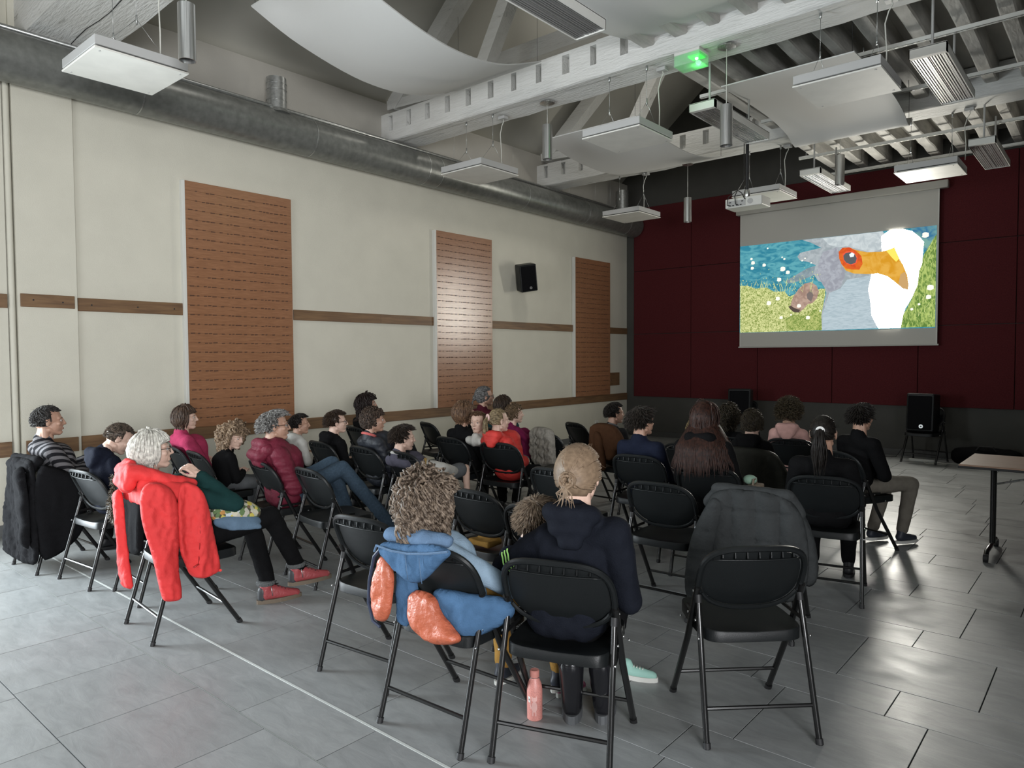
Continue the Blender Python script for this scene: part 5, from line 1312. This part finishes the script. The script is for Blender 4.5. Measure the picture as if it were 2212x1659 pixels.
# red raincoat
M_redc = mat('red_raincoat', (.60, .036, .036), .75, noise_s=6, noise_a=.05, bump_s=16, bump_a=.45, spec=.3)
t = coat_thing('4', 'bright red raincoat hung over the chair of the white-haired woman', name='raincoat')
cloth_blob('coat_body', [('c', (-.15, -.215, .85), .045, (.16, -.19, .85), .05), ('b', (0, -.225, .82), (.20, .02, .05)), ('c', (.10, -.20, .88), .055, (.215, -.05, .83), .05), ('c', (.215, -.05, .83), .05, (.24, .05, .72), .035), ('c', (-.16, -.20, .87), .05, (-.20, -.12, .84), .045)], M_redc, t, .011, 3, (12, .013, (1, 1, .5)))
cloth_blob('hood', [('c', (-.10, -.27, .955), .042, (.09, -.27, .965), .042), ('c', (-.10, -.27, .955), .04, (-.135, -.16, .91), .035), ('c', (.09, -.27, .965), .042, (.15, -.12, .905), .038), ('c', (.15, -.12, .905), .036, (.14, .03, .865), .028), ('e', (0, -.285, .915), (.12, .045, .075)), ('c', (-.08, -.30, .90), .03, (.08, -.30, .89), .03), ('c', (.02, -.26, 1.0), .02, (-.06, -.26, 1.0), .022)], M_redc, t, .009, 3, (13, .011, (1, 1, 1)))
puff('sleeve', [(-.29, .90), (-.20, .93), (-.09, .84), (-.085, .60), (-.10, .42), (-.075, .25), (-.10, .225), (-.175, .235), (-.195, .28), (-.235, .52), (-.29, .72)], .045, lambda u, v, h: (.255 + h, u, v), M_redc, t, .010, .05, drape(40, .016, 2))
puff('front_panel', [(-.10, .86), (-.05, .91), (.03, .86), (.075, .75), (.10, .62), (.150, .35), (.12, .335), (.035, .325), (-.03, .345), (-.06, .43), (-.10, .52)], .028, lambda u, v, h: (.262 + h + .015 * math.sin(u * 40), u, v), M_redc, t, .010, .03, drape(55, .015, 4))
puff('sleeve', [(-.17, .84), (-.02, .86), (.02, .60), (.06, .42), (.10, .36), (.12, .30), (.05, .285), (-.01, .31), (-.05, .50), (-.12, .66)], .035, lambda u, v, h: (u - .09, -.275 - h, v - .02), M_redc, t, .012, .045, drape(40, .014, 6))
bm = bmesh.new(); tube(bm, [(.292, .02, .80), (.300, .012, .60), (.298, .0, .43)], .003, 5); tube(bm, [(.30, .0, .425), (.302, -.03, .41)], .005, 5); obj('zip', bm, mat('dark_red_zip', (.35, .015, .015), .6), t)
bm = bmesh.new(); tube(bm, [(.288, .125, .36), (.294, .125, .36)], .008, 10); obj('press_stud', bm, mat('red_stud', (.75, .06, .05), .3), t)

# long black coat at far left
M_blkc = cloth('black_wool_coat', (.008, .008, .009), .95)
t = coat_thing('1', 'long black coat hanging over the back of the chair at far left')
cloth_blob('collar', [('c', (-.22, -.205, .84), .035, (.22, -.20, .845), .035), ('c', (-.19, -.24, .80), .04, (.19, -.24, .80), .04)], M_blkc, t, .012)
puff('back_panel', [(-.25, .84), (-.1, .86), (.15, .86), (.25, .85), (.27, .6), (.29, .3), (.29, .08), (.0, .05), (-.34, .085), (-.36, .12), (-.30, .5)], .035, lambda u, v, h: (u, -.24 - h, v), M_blkc, t, .016, .05, drape(22, .022, 1))
puff('sleeve', [(.0, .80), (.12, .82), (.17, .7), (.21, .45), (.20, .22), (.12, .20), (.06, .4), (.0, .6)], .04, lambda u, v, h: (u + .08, -.29 - h, v), M_blkc, t, .025, .05, wrinkle(9, .012, 1, 1, 3))
puff('side_panel', [(-.25, .83), (-.1, .80), (.05, .70), (.10, .5), (.08, .26), (-.10, .12), (-.25, .10)], .03, lambda u, v, h: (.27 + h, u, v), M_blkc, t, .028, .05, wrinkle(8, .015, 2, .3, 5))

# blue and orange jacket on chair B
M_blue = cloth('blue_jacket', (.055, .115, .21), .8); M_bluel = cloth('blue_fleece', (.10, .16, .25), .95); M_or = mat('orange_satin_lining', (.42, .105, .052), .42, noise_s=5, noise_a=.12, bump_s=26, bump_a=.6, spec=.5)
t = coat_thing('B', 'childrens blue jacket with orange quilted lining hanging on front chair', name='jacket')
def quilt(fr, am, ang=.6):
    ca, sa = math.cos(ang), math.sin(ang)
    return lambda u, v: am * (abs(math.sin((u * ca + v * sa) * fr)) ** .6 * abs(math.sin((u * -sa + v * ca) * fr)) ** .6 - .5) + .006 * noise.noise(Vector((u * 40, v * 40, 2)))
puff('hood', [(-.215, .80), (-.235, .765), (-.17, .72), (-.08, .665), (-.01, .655), (.06, .69), (.14, .77), (.215, .83), (.10, .845), (-.05, .815), (-.15, .815)], .03, lambda u, v, h: (u, -.235 - h, v), M_blue, t, .010, .05, drape(45, .010, 1))
cloth_blob('hood_fleece', [('c', (-.19, -.20, .83), .032, (-.02, -.19, .845), .035), ('c', (-.02, -.19, .845), .035, (.12, -.18, .845), .028), ('c', (-.20, -.17, .82), .03, (-.15, -.05, .84), .03), ('e', (-.03, -.19, .84), (.15, .045, .040))], M_bluel, t, .009, 2, (18, .006, (1, 1, 1)))
bm = bmesh.new(); tube(bm, [(-.23, -.262, .765), (-.2, -.277, .798), (-.1, -.285, .793), (0, -.285, .797), (.1, -.28, .812), (.20, -.262, .832)], .0055, 6); obj('hood_binding', bm, M_bluel, t, True)
for x in (-.03, .05): 
    bm = bmesh.new(); tube(bm, [(x, -.271, .785), (x + .01, -.274, .73), (x + .012, -.268, .68)], .0022, 4); obj('seam', bm, M_bluel, t)
puff('lining', [(-.25, .74), (-.30, .72), (-.345, .60), (-.355, .50), (-.33, .43), (-.28, .42), (-.235, .46), (-.215, .55), (-.20, .66)], .028, lambda u, v, h: (u + .02, -.19 - h, v), M_or, t, .014, .04, quilt(26, .010))
bm = bmesh.new(); tube(bm, [(-.245, -.215, .76), (-.29, -.212, .72), (-.332, -.205, .60), (-.34, -.205, .50), (-.312, -.205, .425), (-.27, -.20, .405)], .0075, 6); obj('zip_edge', bm, mat('navy_zip', (.02, .03, .06), .5), t, True)
puff('blue_side', [(-.23, .70), (-.19, .70), (-.12, .66), (-.10, .55), (-.12, .45), (-.17, .40), (-.24, .43), (-.245, .55)], .03, lambda u, v, h: (u + .02, -.14 - h, v), M_blue, t, .016, .04, quilt(30, .012))
puff('lining', [(-.11, .60), (-.13, .53), (-.125, .45), (-.07, .405), (.02, .385), (.11, .40), (.19, .44), (.12, .49), (.06, .53), (.03, .60)], .045, lambda u, v, h: (u, -.155 - h, v), M_or, t, .013, .05, quilt(24, .012, .5))
puff('blue_quilt', [(-.02, .60), (.02, .50), (.09, .44), (.18, .425), (.25, .45), (.33, .50), (.37, .55), (.34, .61), (.25, .62), (.1, .62)], .04, lambda u, v, h: (u - .02, -.11 - h + max(0, u - .2) * .6, v), M_blue, t, .015, .05, quilt(22, .012, .8))

# dark grey quilted coat on chair 26
M_dg = cloth('dark_grey_quilted_coat', (.040, .043, .044), .75, 10, .12, 60, .3)
t = coat_thing('26', 'dark grey quilted coat hung over the chair ahead of the empty one')
def tubes(u, v): return .032 * (abs(math.cos((u + .03) * PI / .13)) ** .5 - .6) + .006 * noise.noise(Vector((u * 25, v * 12, 1))) - (.012 if abs((v % .16) - .08) < .006 else 0)
cloth_blob('collar', [('c', (-.19, -.19, .825), .036, (.20, -.19, .815), .036), ('c', (-.19, -.16, .80), .04, (-.24, -.18, .74), .04), ('c', (.20, -.16, .80), .04, (.25, -.17, .72), .04)], M_dg, t, .011, 3)
puff('back_panel', [(-.20, .83), (0, .845), (.18, .83), (.27, .75), (.31, .62), (.32, .42), (.29, .26), (.15, .21), (.0, .23), (-.20, .22), (-.30, .25), (-.29, .5), (-.26, .70)], .04, lambda u, v, h: (u, -.215 - h, v), M_dg, t, .014, .045, tubes)
puff('sleeve', [(-.20, .80), (-.13, .76), (-.16, .6), (-.20, .45), (-.24, .30), (-.26, .17), (-.36, .15), (-.37, .30), (-.34, .50), (-.28, .66)], .05, lambda u, v, h: (u, -.25 - h, v), M_dg, t, .015, .05, lambda u, v: -.014 if abs((v % .13) - .065) < .007 else .006 * noise.noise(Vector((u * 20, v * 20, 3))))
puff('sleeve', [(.20, .78), (.28, .72), (.34, .55), (.35, .35), (.27, .30), (.22, .5)], .045, lambda u, v, h: (u + .01, -.16 - h, v), M_dg, t, .018, .05, lambda u, v: -.012 if abs((v % .13) - .065) < .008 else 0)
# pale grey quilted coat, brown jacket, olive coat, fur trimmed dark coat
M_pg = cloth('pale_grey_quilted_coat', (.24, .225, .195), .6, 30, .25, 40, .5)
t = coat_thing('20', 'pale grey crumpled quilted coat hung over a chair back mid room')
puff('coat_body', [(-.19, .80), (-.16, .86), (.0, .875), (.15, .86), (.19, .80), (.20, .62), (.22, .50), (.12, .49), (.02, .45), (-.06, .44), (-.14, .48), (-.20, .60)], .05, lambda u, v, h: (u, -.19 - h, v), M_pg, t, .014, .05, lambda u, v: .02 * (abs(math.sin(v * 34 + .5 * math.sin(u * 20))) - .5) + .016 * noise.noise(Vector((u * 22, v * 22, 9))) - (.016 if abs(u + .06) < .006 or abs(u - .07) < .006 else 0))
t = coat_thing('23', 'brown jacket hung on the chair of the boy with short black hair', name='jacket')
M_bj = cloth('brown_jacket', (.080, .038, .020), .8)
puff('jacket_body', [(-.15, .80), (-.14, .89), (.0, .92), (.17, .90), (.27, .80), (.30, .70), (.20, .66), (.17, .56), (.08, .52), (-.10, .56), (-.17, .64)], .05, lambda u, v, h: (u, -.20 - h, v), M_bj, t, .022, .05, wrinkle(10, .02, 1.2, .6, 3))
puff('sleeve', [(-.08, .84), (.03, .82), (.07, .66), (.09, .50), (.085, .43), (-.0, .42), (-.04, .6)], .04, lambda u, v, h: (u, -.25 - h, v), M_bj, t, .022, .04, wrinkle(10, .012, 1, 1, 7))
t = coat_thing('P23', 'dark olive coat hung over the chair between auburn hair and black ponytail')
puff('coat_body', [(-.22, .80), (-.17, .83), (.05, .83), (.20, .80), (.29, .70), (.33, .58), (.33, .30), (.1, .25), (-.22, .28), (-.27, .55)], .05, lambda u, v, h: (u, -.20 - h, v), cloth('dark_olive_coat', (.026, .026, .022), .85), t, .025, .05, wrinkle(8, .022, 2, .3, 8))
t = coat_thing('3', 'dark coat with brown fur trim on the chair behind the red raincoat')
puff('coat_body', [(-.22, .80), (.0, .82), (.22, .80), (.24, .5), (.22, .3), (-.2, .3), (-.25, .5)], .03, lambda u, v, h: (u, -.20 - h, v), M_blkc, t, .03, .05, wrinkle(8, .015, 2, .3, 9))
bm = bmesh.new(); rg = random.Random(8)
for i in range(520):
    f = rg.random(); c = V(-.24 + .05 * math.sin(f * 3), -.24 + .02 * math.cos(f * 5), .80 - .30 * f); d = Vector((rg.gauss(0, 1), rg.gauss(0, 1), rg.gauss(0, 1))).normalized()
    tube(bm, [c, c + d * .022 - V(0, 0, .006), c + d * .036 - V(0, 0, .016)], [.0035, .002, .0004], 3, caps=False)
obj('fur_trim', bm, hairm('fur', (.13, .10, .065), (.05, .036, .022)), t)['kind'] = 'stuff'

# red coat woman's shoes, bag
r_, I = P['red']
M_rl = mat('pink_red_leather', (.30, .055, .06), .38, bump_s=60, bump_a=.2); M_ds = mat('brown_sole', (.13, .10, .07), .7); M_fz = mat('grey_fleece_cuff', (.11, .115, .115), 1, bump_s=90, bump_a=1)
for (f_, dr, lift) in ((V(.02, .52, .0), V(.18, 1, 0), 0), (V(.06, .72, .085), V(.25, 1, .04), 1)):
    d = dr.normalized(); x = d.cross(V(0, 0, 1)).normalized(); z = x.cross(d)
    Mx = Matrix(((x.x, d.x, z.x, f_.x), (x.y, d.y, z.y, f_.y), (x.z, d.z, z.z, f_.z), (0, 0, 0, 1)))
    me = blob_mesh([('c', (0, .0, .055), .038, (0, .10, .045), .036), ('c', (0, .10, .045), .036, (0, .185, .032), .028), ('c', (0, -.02, .05), .037, (0, -.01, .115), .043), ('c', (0, .03, .08), .036, (0, .09, .055), .034)], .008, 2); me.transform(Mx)
    s_ = place(me, 'shoe', M_rl, r_)
    me = blob_mesh([('c', (0, -.035, .035), .032, (0, -.03, .085), .036)], .009, 2); me.transform(Mx); place(me, 'heel', mat('dark_grey_leather', (.035, .037, .04), .5), s_)
    bm = bmesh.new(); n = 24
    for z0 in (0,):
        lo = [bm.verts.new(V(.043 * math.cos(2 * PI * i / n) * (1 - .2 * max(0, math.sin(2 * PI * i / n))), .075 + .148 * math.sin(2 * PI * i / n), .0)) for i in range(n)]
        hi = [bm.verts.new(v.co + V(0, 0, .026)) for v in lo]
        for i in range(n): bm.faces.new((lo[i], lo[(i + 1) % n], hi[(i + 1) % n], hi[i]))
        bm.faces.new(lo[::-1]); bm.faces.new(hi)
    bm.transform(Mx); obj('sole', bm, M_ds, s_)
    bm = bmesh.new(); n = 16; tube(bm, [(.047 * math.cos(2 * PI * i / n), -.012 + .045 * math.sin(2 * PI * i / n), .135) for i in range(n)], .018, 8, closed=True); bm.transform(Mx); obj('cuff', bm, M_fz, s_, True)
    bm = bmesh.new()
    for i in range(4): tube(bm, [(-.022, .055 + i * .022, .104 - i * .012), (.022, .065 + i * .022, .10 - i * .012)], .003, 5)
    tube(bm, [(0, .045, .112), (.03, .05, .115), (.035, .06, .125), (0, .048, .113)], .003, 5); tube(bm, [(0, .045, .112), (-.03, .055, .118), (-.03, .065, .125), (0, .048, .113)], .003, 5)
    bm.transform(Mx); obj('laces', bm, M_blk, s_)
    bm = bmesh.new(); tube(bm, [(.041, .012, .11), (.039, .02, .05)], .003, 5); bm.transform(Mx); obj('zip', bm, M_galv, s_)
M_flor = mat('floral_cotton', (.4, .38, .28), .8)
def floral(m):
    ns, ln, b = nodes(m); tc = ns.new('ShaderNodeTexCoord'); v = ns.new('ShaderNodeTexVoronoi'); v.inputs['Scale'].default_value = 42; v.inputs['Randomness'].default_value = 1
    ln.new(tc.outputs['Object'], v.inputs['Vector']); sp_ = ns.new('ShaderNodeSeparateColor'); ln.new(v.outputs['Color'], sp_.inputs[0])
    r = ns.new('ShaderNodeValToRGB'); r.color_ramp.interpolation = 'CONSTANT'; e = r.color_ramp.elements; e[0].color = (.05, .055, .03, 1); e[1].position = .2; e[1].color = (.42, .40, .33, 1)
    for p_, c_ in ((.38, (.45, .22, .06, 1)), (.48, (.10, .16, .06, 1)), (.62, (.50, .47, .36, 1)), (.74, (.15, .09, .05, 1)), (.84, (.45, .50, .52, 1)), (.93, (.50, .42, .08, 1))): q = e.new(p_); q.color = c_
    ln.new(sp_.outputs[0], r.inputs[0]); ln.new(r.outputs[0], b.inputs['Base Color'])
floral(M_flor)
t = thing('cloth_bag', 'floral and denim cloth bag on the lap of the white-haired woman', 'bag', (-4.29, 1.93, 0), math.radians(-5))
cloth_blob('floral_body', [('e', (.14, .27, .655), (.085, .16, .075), Matrix.Rotation(-.2, 3, 'X')), ('c', (.15, .16, .67), .06, (.16, .36, .64), .05)], M_flor, t, .011, 3)
cloth_blob('denim_flap', [('e', (.185, .26, .605), (.050, .15, .05), Matrix.Rotation(-.15, 3, 'X')), ('c', (.22, .20, .58), .014, (.225, .38, .56), .014)], cloth('bag_denim', (.10, .155, .22)), t, .011, 3)

# rubber boots and small boy's shoes, stripes of the black hoodie
rb_, IB = P['bun']
M_rub = mat('black_rubber', (.010, .010, .012), .18); M_sg = mat('grey_boot_sole', (.09, .095, .10), .6)
for (x, y, a) in ((-.03, .20, 14), (.10, .25, 4)):
    Mx = Matrix.Translation((x, y, 0)) @ Matrix.Rotation(math.radians(a), 4, 'Z')
    me = blob_mesh([('c', (0, .0, .05), .042, (0, .12, .045), .038), ('c', (0, -.01, .06), .045, (0, -.06, .27), .058)], .010, 2); me.transform(Mx); s_ = place(me, 'boot', M_rub, rb_)
    bm = bmesh.new(); n = 20; lo = [bm.verts.new((.046 * math.cos(2 * PI * i / n), .055 + .118 * math.sin(2 * PI * i / n), 0)) for i in range(n)]; hi = [bm.verts.new(v.co + V(0, 0, .038)) for v in lo]
    for i in range(n): bm.faces.new((lo[i], lo[(i + 1) % n], hi[(i + 1) % n], hi[i]))
    bm.faces.new(lo[::-1]); bm.faces.new(hi); bm.transform(Mx); obj('sole', bm, M_sg, s_)
M_gs = mat('neon_green_stripe', (.42, .80, .22), .5)
a_, b_ = IB['shL'], IB['eL']; d_ = (b_ - a_).normalized(); n1 = (V(.25, -1, .1) - d_ * V(.25, -1, .1).dot(d_)).normalized(); n2 = d_.cross(n1)
if n2.z < 0: n2 = -n2
for k_ in range(3):
    bm = bmesh.new(); c0 = a_.lerp(b_, .60) + d_ * .020 * k_
    pts = [c0 + (n1 * math.cos(th) + n2 * math.sin(th)) * .0675 + d_ * .0035 * math.sin(th * 8) for th in [1.05 - 1.5 * i / 13 for i in range(14)]]
    tube(bm, pts, .0036, 5); obj('sleeve_stripe', bm, M_gs, rb_, True)
def sneaker(label, loc, rz, m, ms, s=1.0, extra=None):
    t = thing('sneaker', label, 'shoe', loc, math.radians(rz))
    me = blob_mesh([('c', (0, -.02 * s, .045 * s), .032 * s, (0, .06 * s, .042 * s), .032 * s), ('c', (0, .06 * s, .04 * s), .032 * s, (0, .125 * s, .034 * s), .027 * s), ('c', (0, -.03 * s, .045 * s), .03 * s, (0, -.03 * s, .085 * s), .034 * s)], .008, 2)
    place(me, 'upper', m, t)
    bm = bmesh.new(); n = 20; lo = [bm.verts.new((.037 * s * math.cos(2 * PI * i / n), (.05 + .108 * math.sin(2 * PI * i / n)) * s, 0)) for i in range(n)]; hi = [bm.verts.new(v.co + V(0, 0, .028 * s)) for v in lo]
    for i in range(n): bm.faces.new((lo[i], lo[(i + 1) % n], hi[(i + 1) % n], hi[i]))
    bm.faces.new(lo[::-1]); bm.faces.new(hi); obj('sole', bm, ms, t)
    bm = bmesh.new()
    for i in range(4): tube(bm, [(-.018 * s, (.01 + i * .018) * s, (.080 - i * .003) * s), (.018 * s, (.014 + i * .018) * s, (.080 - i * .003) * s)], .0028, 5)
    obj('laces', bm, ms, t)
    return t
sneaker('pale mint and white sneaker on floor right of the bun woman', (-1.82, 3.02, 0), -70, mat('mint_mesh', (.30, .52, .45), .7), M_white, .82)
sneaker('pink flowered childs shoe on floor behind the pink bottle', (-1.97, 2.66, 0), -20, mat('pink_flower_cloth', (.38, .10, .18), .7, noise_s=60, noise_a=.8), M_white, .8)

# pink bottle with cat picture
t = thing('water_bottle', 'pink glitter water bottle with cat picture under the front chair', 'bottle', (-1.945, 2.405, 0), math.radians(36))
M_bt = mat('pink_glitter', (.52, .21, .18), .45, noise_s=300, noise_a=.25)
def lathe(bm, prof, n=28, M=None):
    R = [[bm.verts.new((r * math.cos(2 * PI * k / n), r * math.sin(2 * PI * k / n), z)) for k in range(n)] for r, z in prof]
    for a, b in zip(R, R[1:]):
        for k in range(n): bm.faces.new((a[k], a[(k + 1) % n], b[(k + 1) % n], b[k]))
    bm.faces.new(R[0][::-1]); bm.faces.new(R[-1])
bm = bmesh.new(); lathe(bm, [(.030, 0), (.034, .004), (.0345, .13), (.031, .155), (.022, .178), (.0195, .185), (.0195, .19)]); obj('flask', bm, M_bt, t, True)
bm = bmesh.new(); lathe(bm, [(.0205, .188), (.0215, .19), (.0215, .215), (.018, .219)]); obj('cap', bm, mat('pink_cap', (.46, .19, .16), .4), t, True)
bm = bmesh.new(); tube(bm, [(.021 * math.cos(k * PI / 8), .021 * math.sin(k * PI / 8), .187) for k in range(16)], .0015, 5, closed=True); obj('neck_ring', bm, M_steel, t, True)
bm = bmesh.new()
def dec(pts, off=.0004, a0=-90):
    c = [sum(p[0] for p in pts) / len(pts), sum(p[1] for p in pts) / len(pts)]
    def w_(p): a = math.radians(a0) + p[0] / .0345; return V((.0346 + off) * math.cos(a), (.0346 + off) * math.sin(a), p[1])
    vc = bm.verts.new(w_(c)); vs = [bm.verts.new(w_(p)) for p in pts]
    for i in range(len(vs)): bm.faces.new((vc, vs[i], vs[(i + 1) % len(vs)]))
dec([(.013 * math.cos(k * PI / 8) + .0, .066 + .024 * math.sin(k * PI / 8)) for k in range(16)]); dec([(.012 * math.cos(k * PI / 8), .098 + .010 * math.sin(k * PI / 8)) for k in range(16)])
dec([(-.012, .102), (-.011, .116), (-.004, .106)]); dec([(.012, .102), (.011, .116), (.004, .106)]); dec([(-.008, .05), (-.004, .05), (-.004, .026), (-.009, .026)]); dec([(.004, .05), (.008, .05), (.009, .026), (.004, .026)]); dec([(-.012, .06), (-.016, .055), (-.022, .075), (-.018, .085), (-.016, .072)])
obj('cat_print', bm, mat('pale_pink_print', (.62, .36, .33), .5), t)
bm = bmesh.new(); dec([(-.03, .085), (-.019, .082), (-.019, .108), (-.03, .11)], .0002); obj('sticker', bm, mat('sticker_white', (.6, .6, .58), .5), t)
bm = bmesh.new(); dec([(-.026, .092), (-.022, .093), (-.022, .098), (-.0245, .101), (-.027, .097)], .0005); obj('sticker_mark', bm, mat('mark_brown', (.12, .05, .04), .5), t)

# mustard cloth on the empty chair, tweed bag, mint ball
t = thing('folded_cloth', 'mustard folded cloth on the seat of the empty chair mid front', 'cloth', (-2.94, 3.20, .45), 0)
cloth_blob('cloth_fold', [('b', (.0, -.04, .022), (.085, .06, .014)), ('c', (-.07, .0, .026), .022, (.07, .0, .026), .022)], C_must, t, .009, 2)
t = thing('tweed_bag', 'brown tweed bag at right side of the auburn-haired person', 'bag', (-1.95, 4.88, .46), math.radians(10))
cloth_blob('bag_body', [('b', (.0, .02, .12), (.045, .10, .11)), ('c', (.0, -.06, .06), .05, (.0, .1, .05), .05)], mat('tweed', (.13, .09, .055), .9, noise_s=120, noise_a=.6), t, .014, 3)
obj('handle', tbm([(0, -.06, .20), (0, -.03, .27), (0, .05, .27), (0, .08, .20)], .008, 8), M_ds, t, True)
t = thing('mint_cap', 'small mint green cap lying on the tweed bag', 'cap', (-1.99, 4.90, .70), 0)
cloth_blob('cap_crown', [('e', (0, 0, .02), (.05, .05, .035)), ('c', (0, .03, .005), .012, (.02, .07, .0), .01)], mat('mint_cloth', (.22, .34, .26), .8), t, .010, 2, None)

# ================================================================== FRONT OF THE ROOM
speaker((-2.24, 11.98, .735), math.radians(-6), math.radians(-4), 0, 'black loudspeaker standing on a folding chair before the red wall at right', 1.28)
speaker((-5.02, 11.92, .735), math.radians(14), math.radians(-4), 0, 'black loudspeaker on a folding chair before the red wall, behind auburn hair', 1.30)
t = thing('folding_table', 'folding table with worn beige brown top at right edge of photo', 'table', (-.96, 6.47, 0))
obj('table_top', bbox(0, 1.8, 0, .78, .715, .742, .004), M_table, t)
obj('edge_band', bbox(-.004, 1.804, -.004, .784, .712, .730, .003), M_blk, t)
for i, x in enumerate((.19, 1.6)):
    lg = obj('leg', tbm([(x, .37, .712), (x, .37, .06)], .022, 12), M_tube, t, True)
    obj('leg', tbm([(x, .30, .712), (x, .30, .06)], .014, 12), M_tube, t, True)
    obj('foot', tbm([(x - .0, -.0, .045), (x, .05, .075), (x, .30, .075), (x, .55, .075), (x, .60, .045)], .018, 10), M_tube, lg, True)
    for y in (0.0, .60):
        obj('castor', tbm([(x - .016, y, .032), (x + .016, y, .032)], .032, 14), M_blk, lg, True)
    obj('brace', tbm([(x, .37, .55), (x + (.5 if i == 0 else -.5), .37, .70)], .008, 8), M_steel, t, True)
    obj('top_plate', bbox(x - .07, x + .07, .25, .42, .70, .713, .003), M_tube, t)
t = thing('sports_bag', 'dark bag lying on floor near red wall beyond the table', 'bag', (-1.45, 12.1, 0))
cloth_blob('bag_body', [('c', (-.32, .0, .12), .12, (.32, 0, .12), .12), ('c', (-.2, 0, .18), .08, (.25, .02, .17), .08)], C_black, t, .03, 3, (5, .02, (1, 1, 1)))
obj('handle', tbm([(-.12, -.06, .22), (-.08, -.08, .28), (.08, -.08, .28), (.12, -.06, .22)], .012, 8), M_blk, t, True)
t = thing('power_strip', 'white power strip on floor under chair with the right loudspeaker', 'power strip', (-2.25, 12.0, 0))
obj('case', bbox(-.17, .17, -.03, .03, 0, .04, .006), M_white, t)
for i in range(4): obj('socket_hole', tbm([(-.11 + i * .07, 0, .038), (-.11 + i * .07, 0, .042)], .02, 12), M_trim_grey, t)
bm = bmesh.new(); tube(bm, [(-2.05 + .14 * math.cos(a), 11.85 + .1 * math.sin(a), .007 + .001 * a) for a in [i * .5 for i in range(20)]] + [(-1.8, 12.0, .006), (-1.62, 11.95, .006)], .005, 5)
tag(obj('white_cable', bm, M_wcable, None, True), 'coiled white cable on floor beside power strip', 'cable')
bm = bmesh.new(); tube(bm, [(-2.42, 11.9, .5), (-2.50, 12.0, .2), (-2.62, 12.1, .03), (-2.8, 12.2, .008), (-3.1, 12.1, .008), (-3.3, 12.35, .008), (-3.6, 12.4, .008)], .006, 6)
tag(obj('speaker_cable', bm, M_cable, None, True), 'black cable running from right loudspeaker along the dark wall', 'cable')
# hair tie, scrunchie, hair clip, ring of small worn things
r_, I = P['redgirl']; Mh = I['Mh']
bm = bmesh.new(); n = 22; tube(bm, [Mh @ V((.024 + .005 * math.sin(i * 3)) * math.cos(2 * PI * i / n), -.128, .035 + (.024 + .005 * math.sin(i * 3)) * math.sin(2 * PI * i / n)) for i in range(n)], .011, 6, closed=True); obj('scrunchie', bm, mat('pale_pink_satin', (.62, .42, .38), .5), r_, True)
r_, I = P['darkpony']; Mh = I['Mh']
bm = bmesh.new(); n = 18; tube(bm, [Mh @ V(.021 * math.cos(2 * PI * i / n), -.130, .032 + .019 * math.sin(2 * PI * i / n)) for i in range(n)], .0085, 6, closed=True); obj('hair_tie', bm, mat('white_tie', (.75, .74, .72), .6), r_, True)
r_, I = P['clipkid']; Mh = I['Mh']
bm = bmesh.new(); tube(bm, [Mh @ V(-.03, -.135, .03), Mh @ V(.01, -.14, .032)], .007, 6); obj('hair_clip', bm, mat('clip_white', (.7, .7, .66), .4), r_, True)
r_, I = P['neon']; nb = I['nb']
bm = bmesh.new(); n = 22; tube(bm, [nb + V(.075 * math.cos(2 * PI * i / n), .062 * math.sin(2 * PI * i / n) - .02, .022 - .014 * math.sin(2 * PI * i / n)) for i in range(n)], .0095, 6, closed=True); obj('neon_collar', bm, C_neon, r_, True)
r_, I = P['vest']; nb = I['nb']
bm = bmesh.new(); n = 22; tube(bm, [nb + V(.062 * math.cos(2 * PI * i / n), .055 * math.sin(2 * PI * i / n) - .02, .020 - .020 * math.sin(2 * PI * i / n)) for i in range(n)], .012, 6, closed=True); obj('collar', bm, C_salmon, r_, True)
r_, I = P['shorts']; nb = I['nb']
bm = bmesh.new(); n = 22; tube(bm, [nb + V(.06 * math.cos(2 * PI * i / n), .055 * math.sin(2 * PI * i / n) - .015, .016 - .014 * math.sin(2 * PI * i / n)) for i in range(n)], .012, 6, closed=True); obj('collar', bm, C_white, r_, True)
cloth_blob('white_sleeve', [('c', I['shR'].lerp(I['eR'], .45), .056, I['eR'], .054), ('c', I['eR'], .054, I['eR'].lerp(I['hR'], .9), .042)], C_white, r_, .012, 3)
bm = bmesh.new(); a, b = I['shR'], I['eR']; tube(bm, [a.lerp(b, .42), a.lerp(b, .50)], .066, 20); obj('sleeve_band', bm, mat('ochre_band', (.32, .20, .06), .8), r_, True)
r_, I = P['maroon']; nb = I['nb']
cloth_blob('hood', [('c', nb + V(-.10, -.07, -.02), .050, nb + V(.10, -.07, -.02), .050), ('c', nb + V(-.08, -.12, -.06), .045, nb + V(.08, -.12, -.06), .045), ('c', nb + V(-.06, -.10, -.12), .035, nb + V(.06, -.10, -.12), .035)], C_maroon, r_, .011, 1, (22, .007, (1, 1, 1.5)))
bm = bmesh.new(); n = 20; tube(bm, [nb + V(.052 * math.cos(2 * PI * i / n), .055 * math.sin(2 * PI * i / n) + .01, .035 + .006 * math.sin(i * 2)) for i in range(n)], .020, 8, closed=True); obj('scarf', bm, mat('grey_knit_scarf', (.06, .065, .075), .9, noise_s=150, noise_a=.6), r_, True)
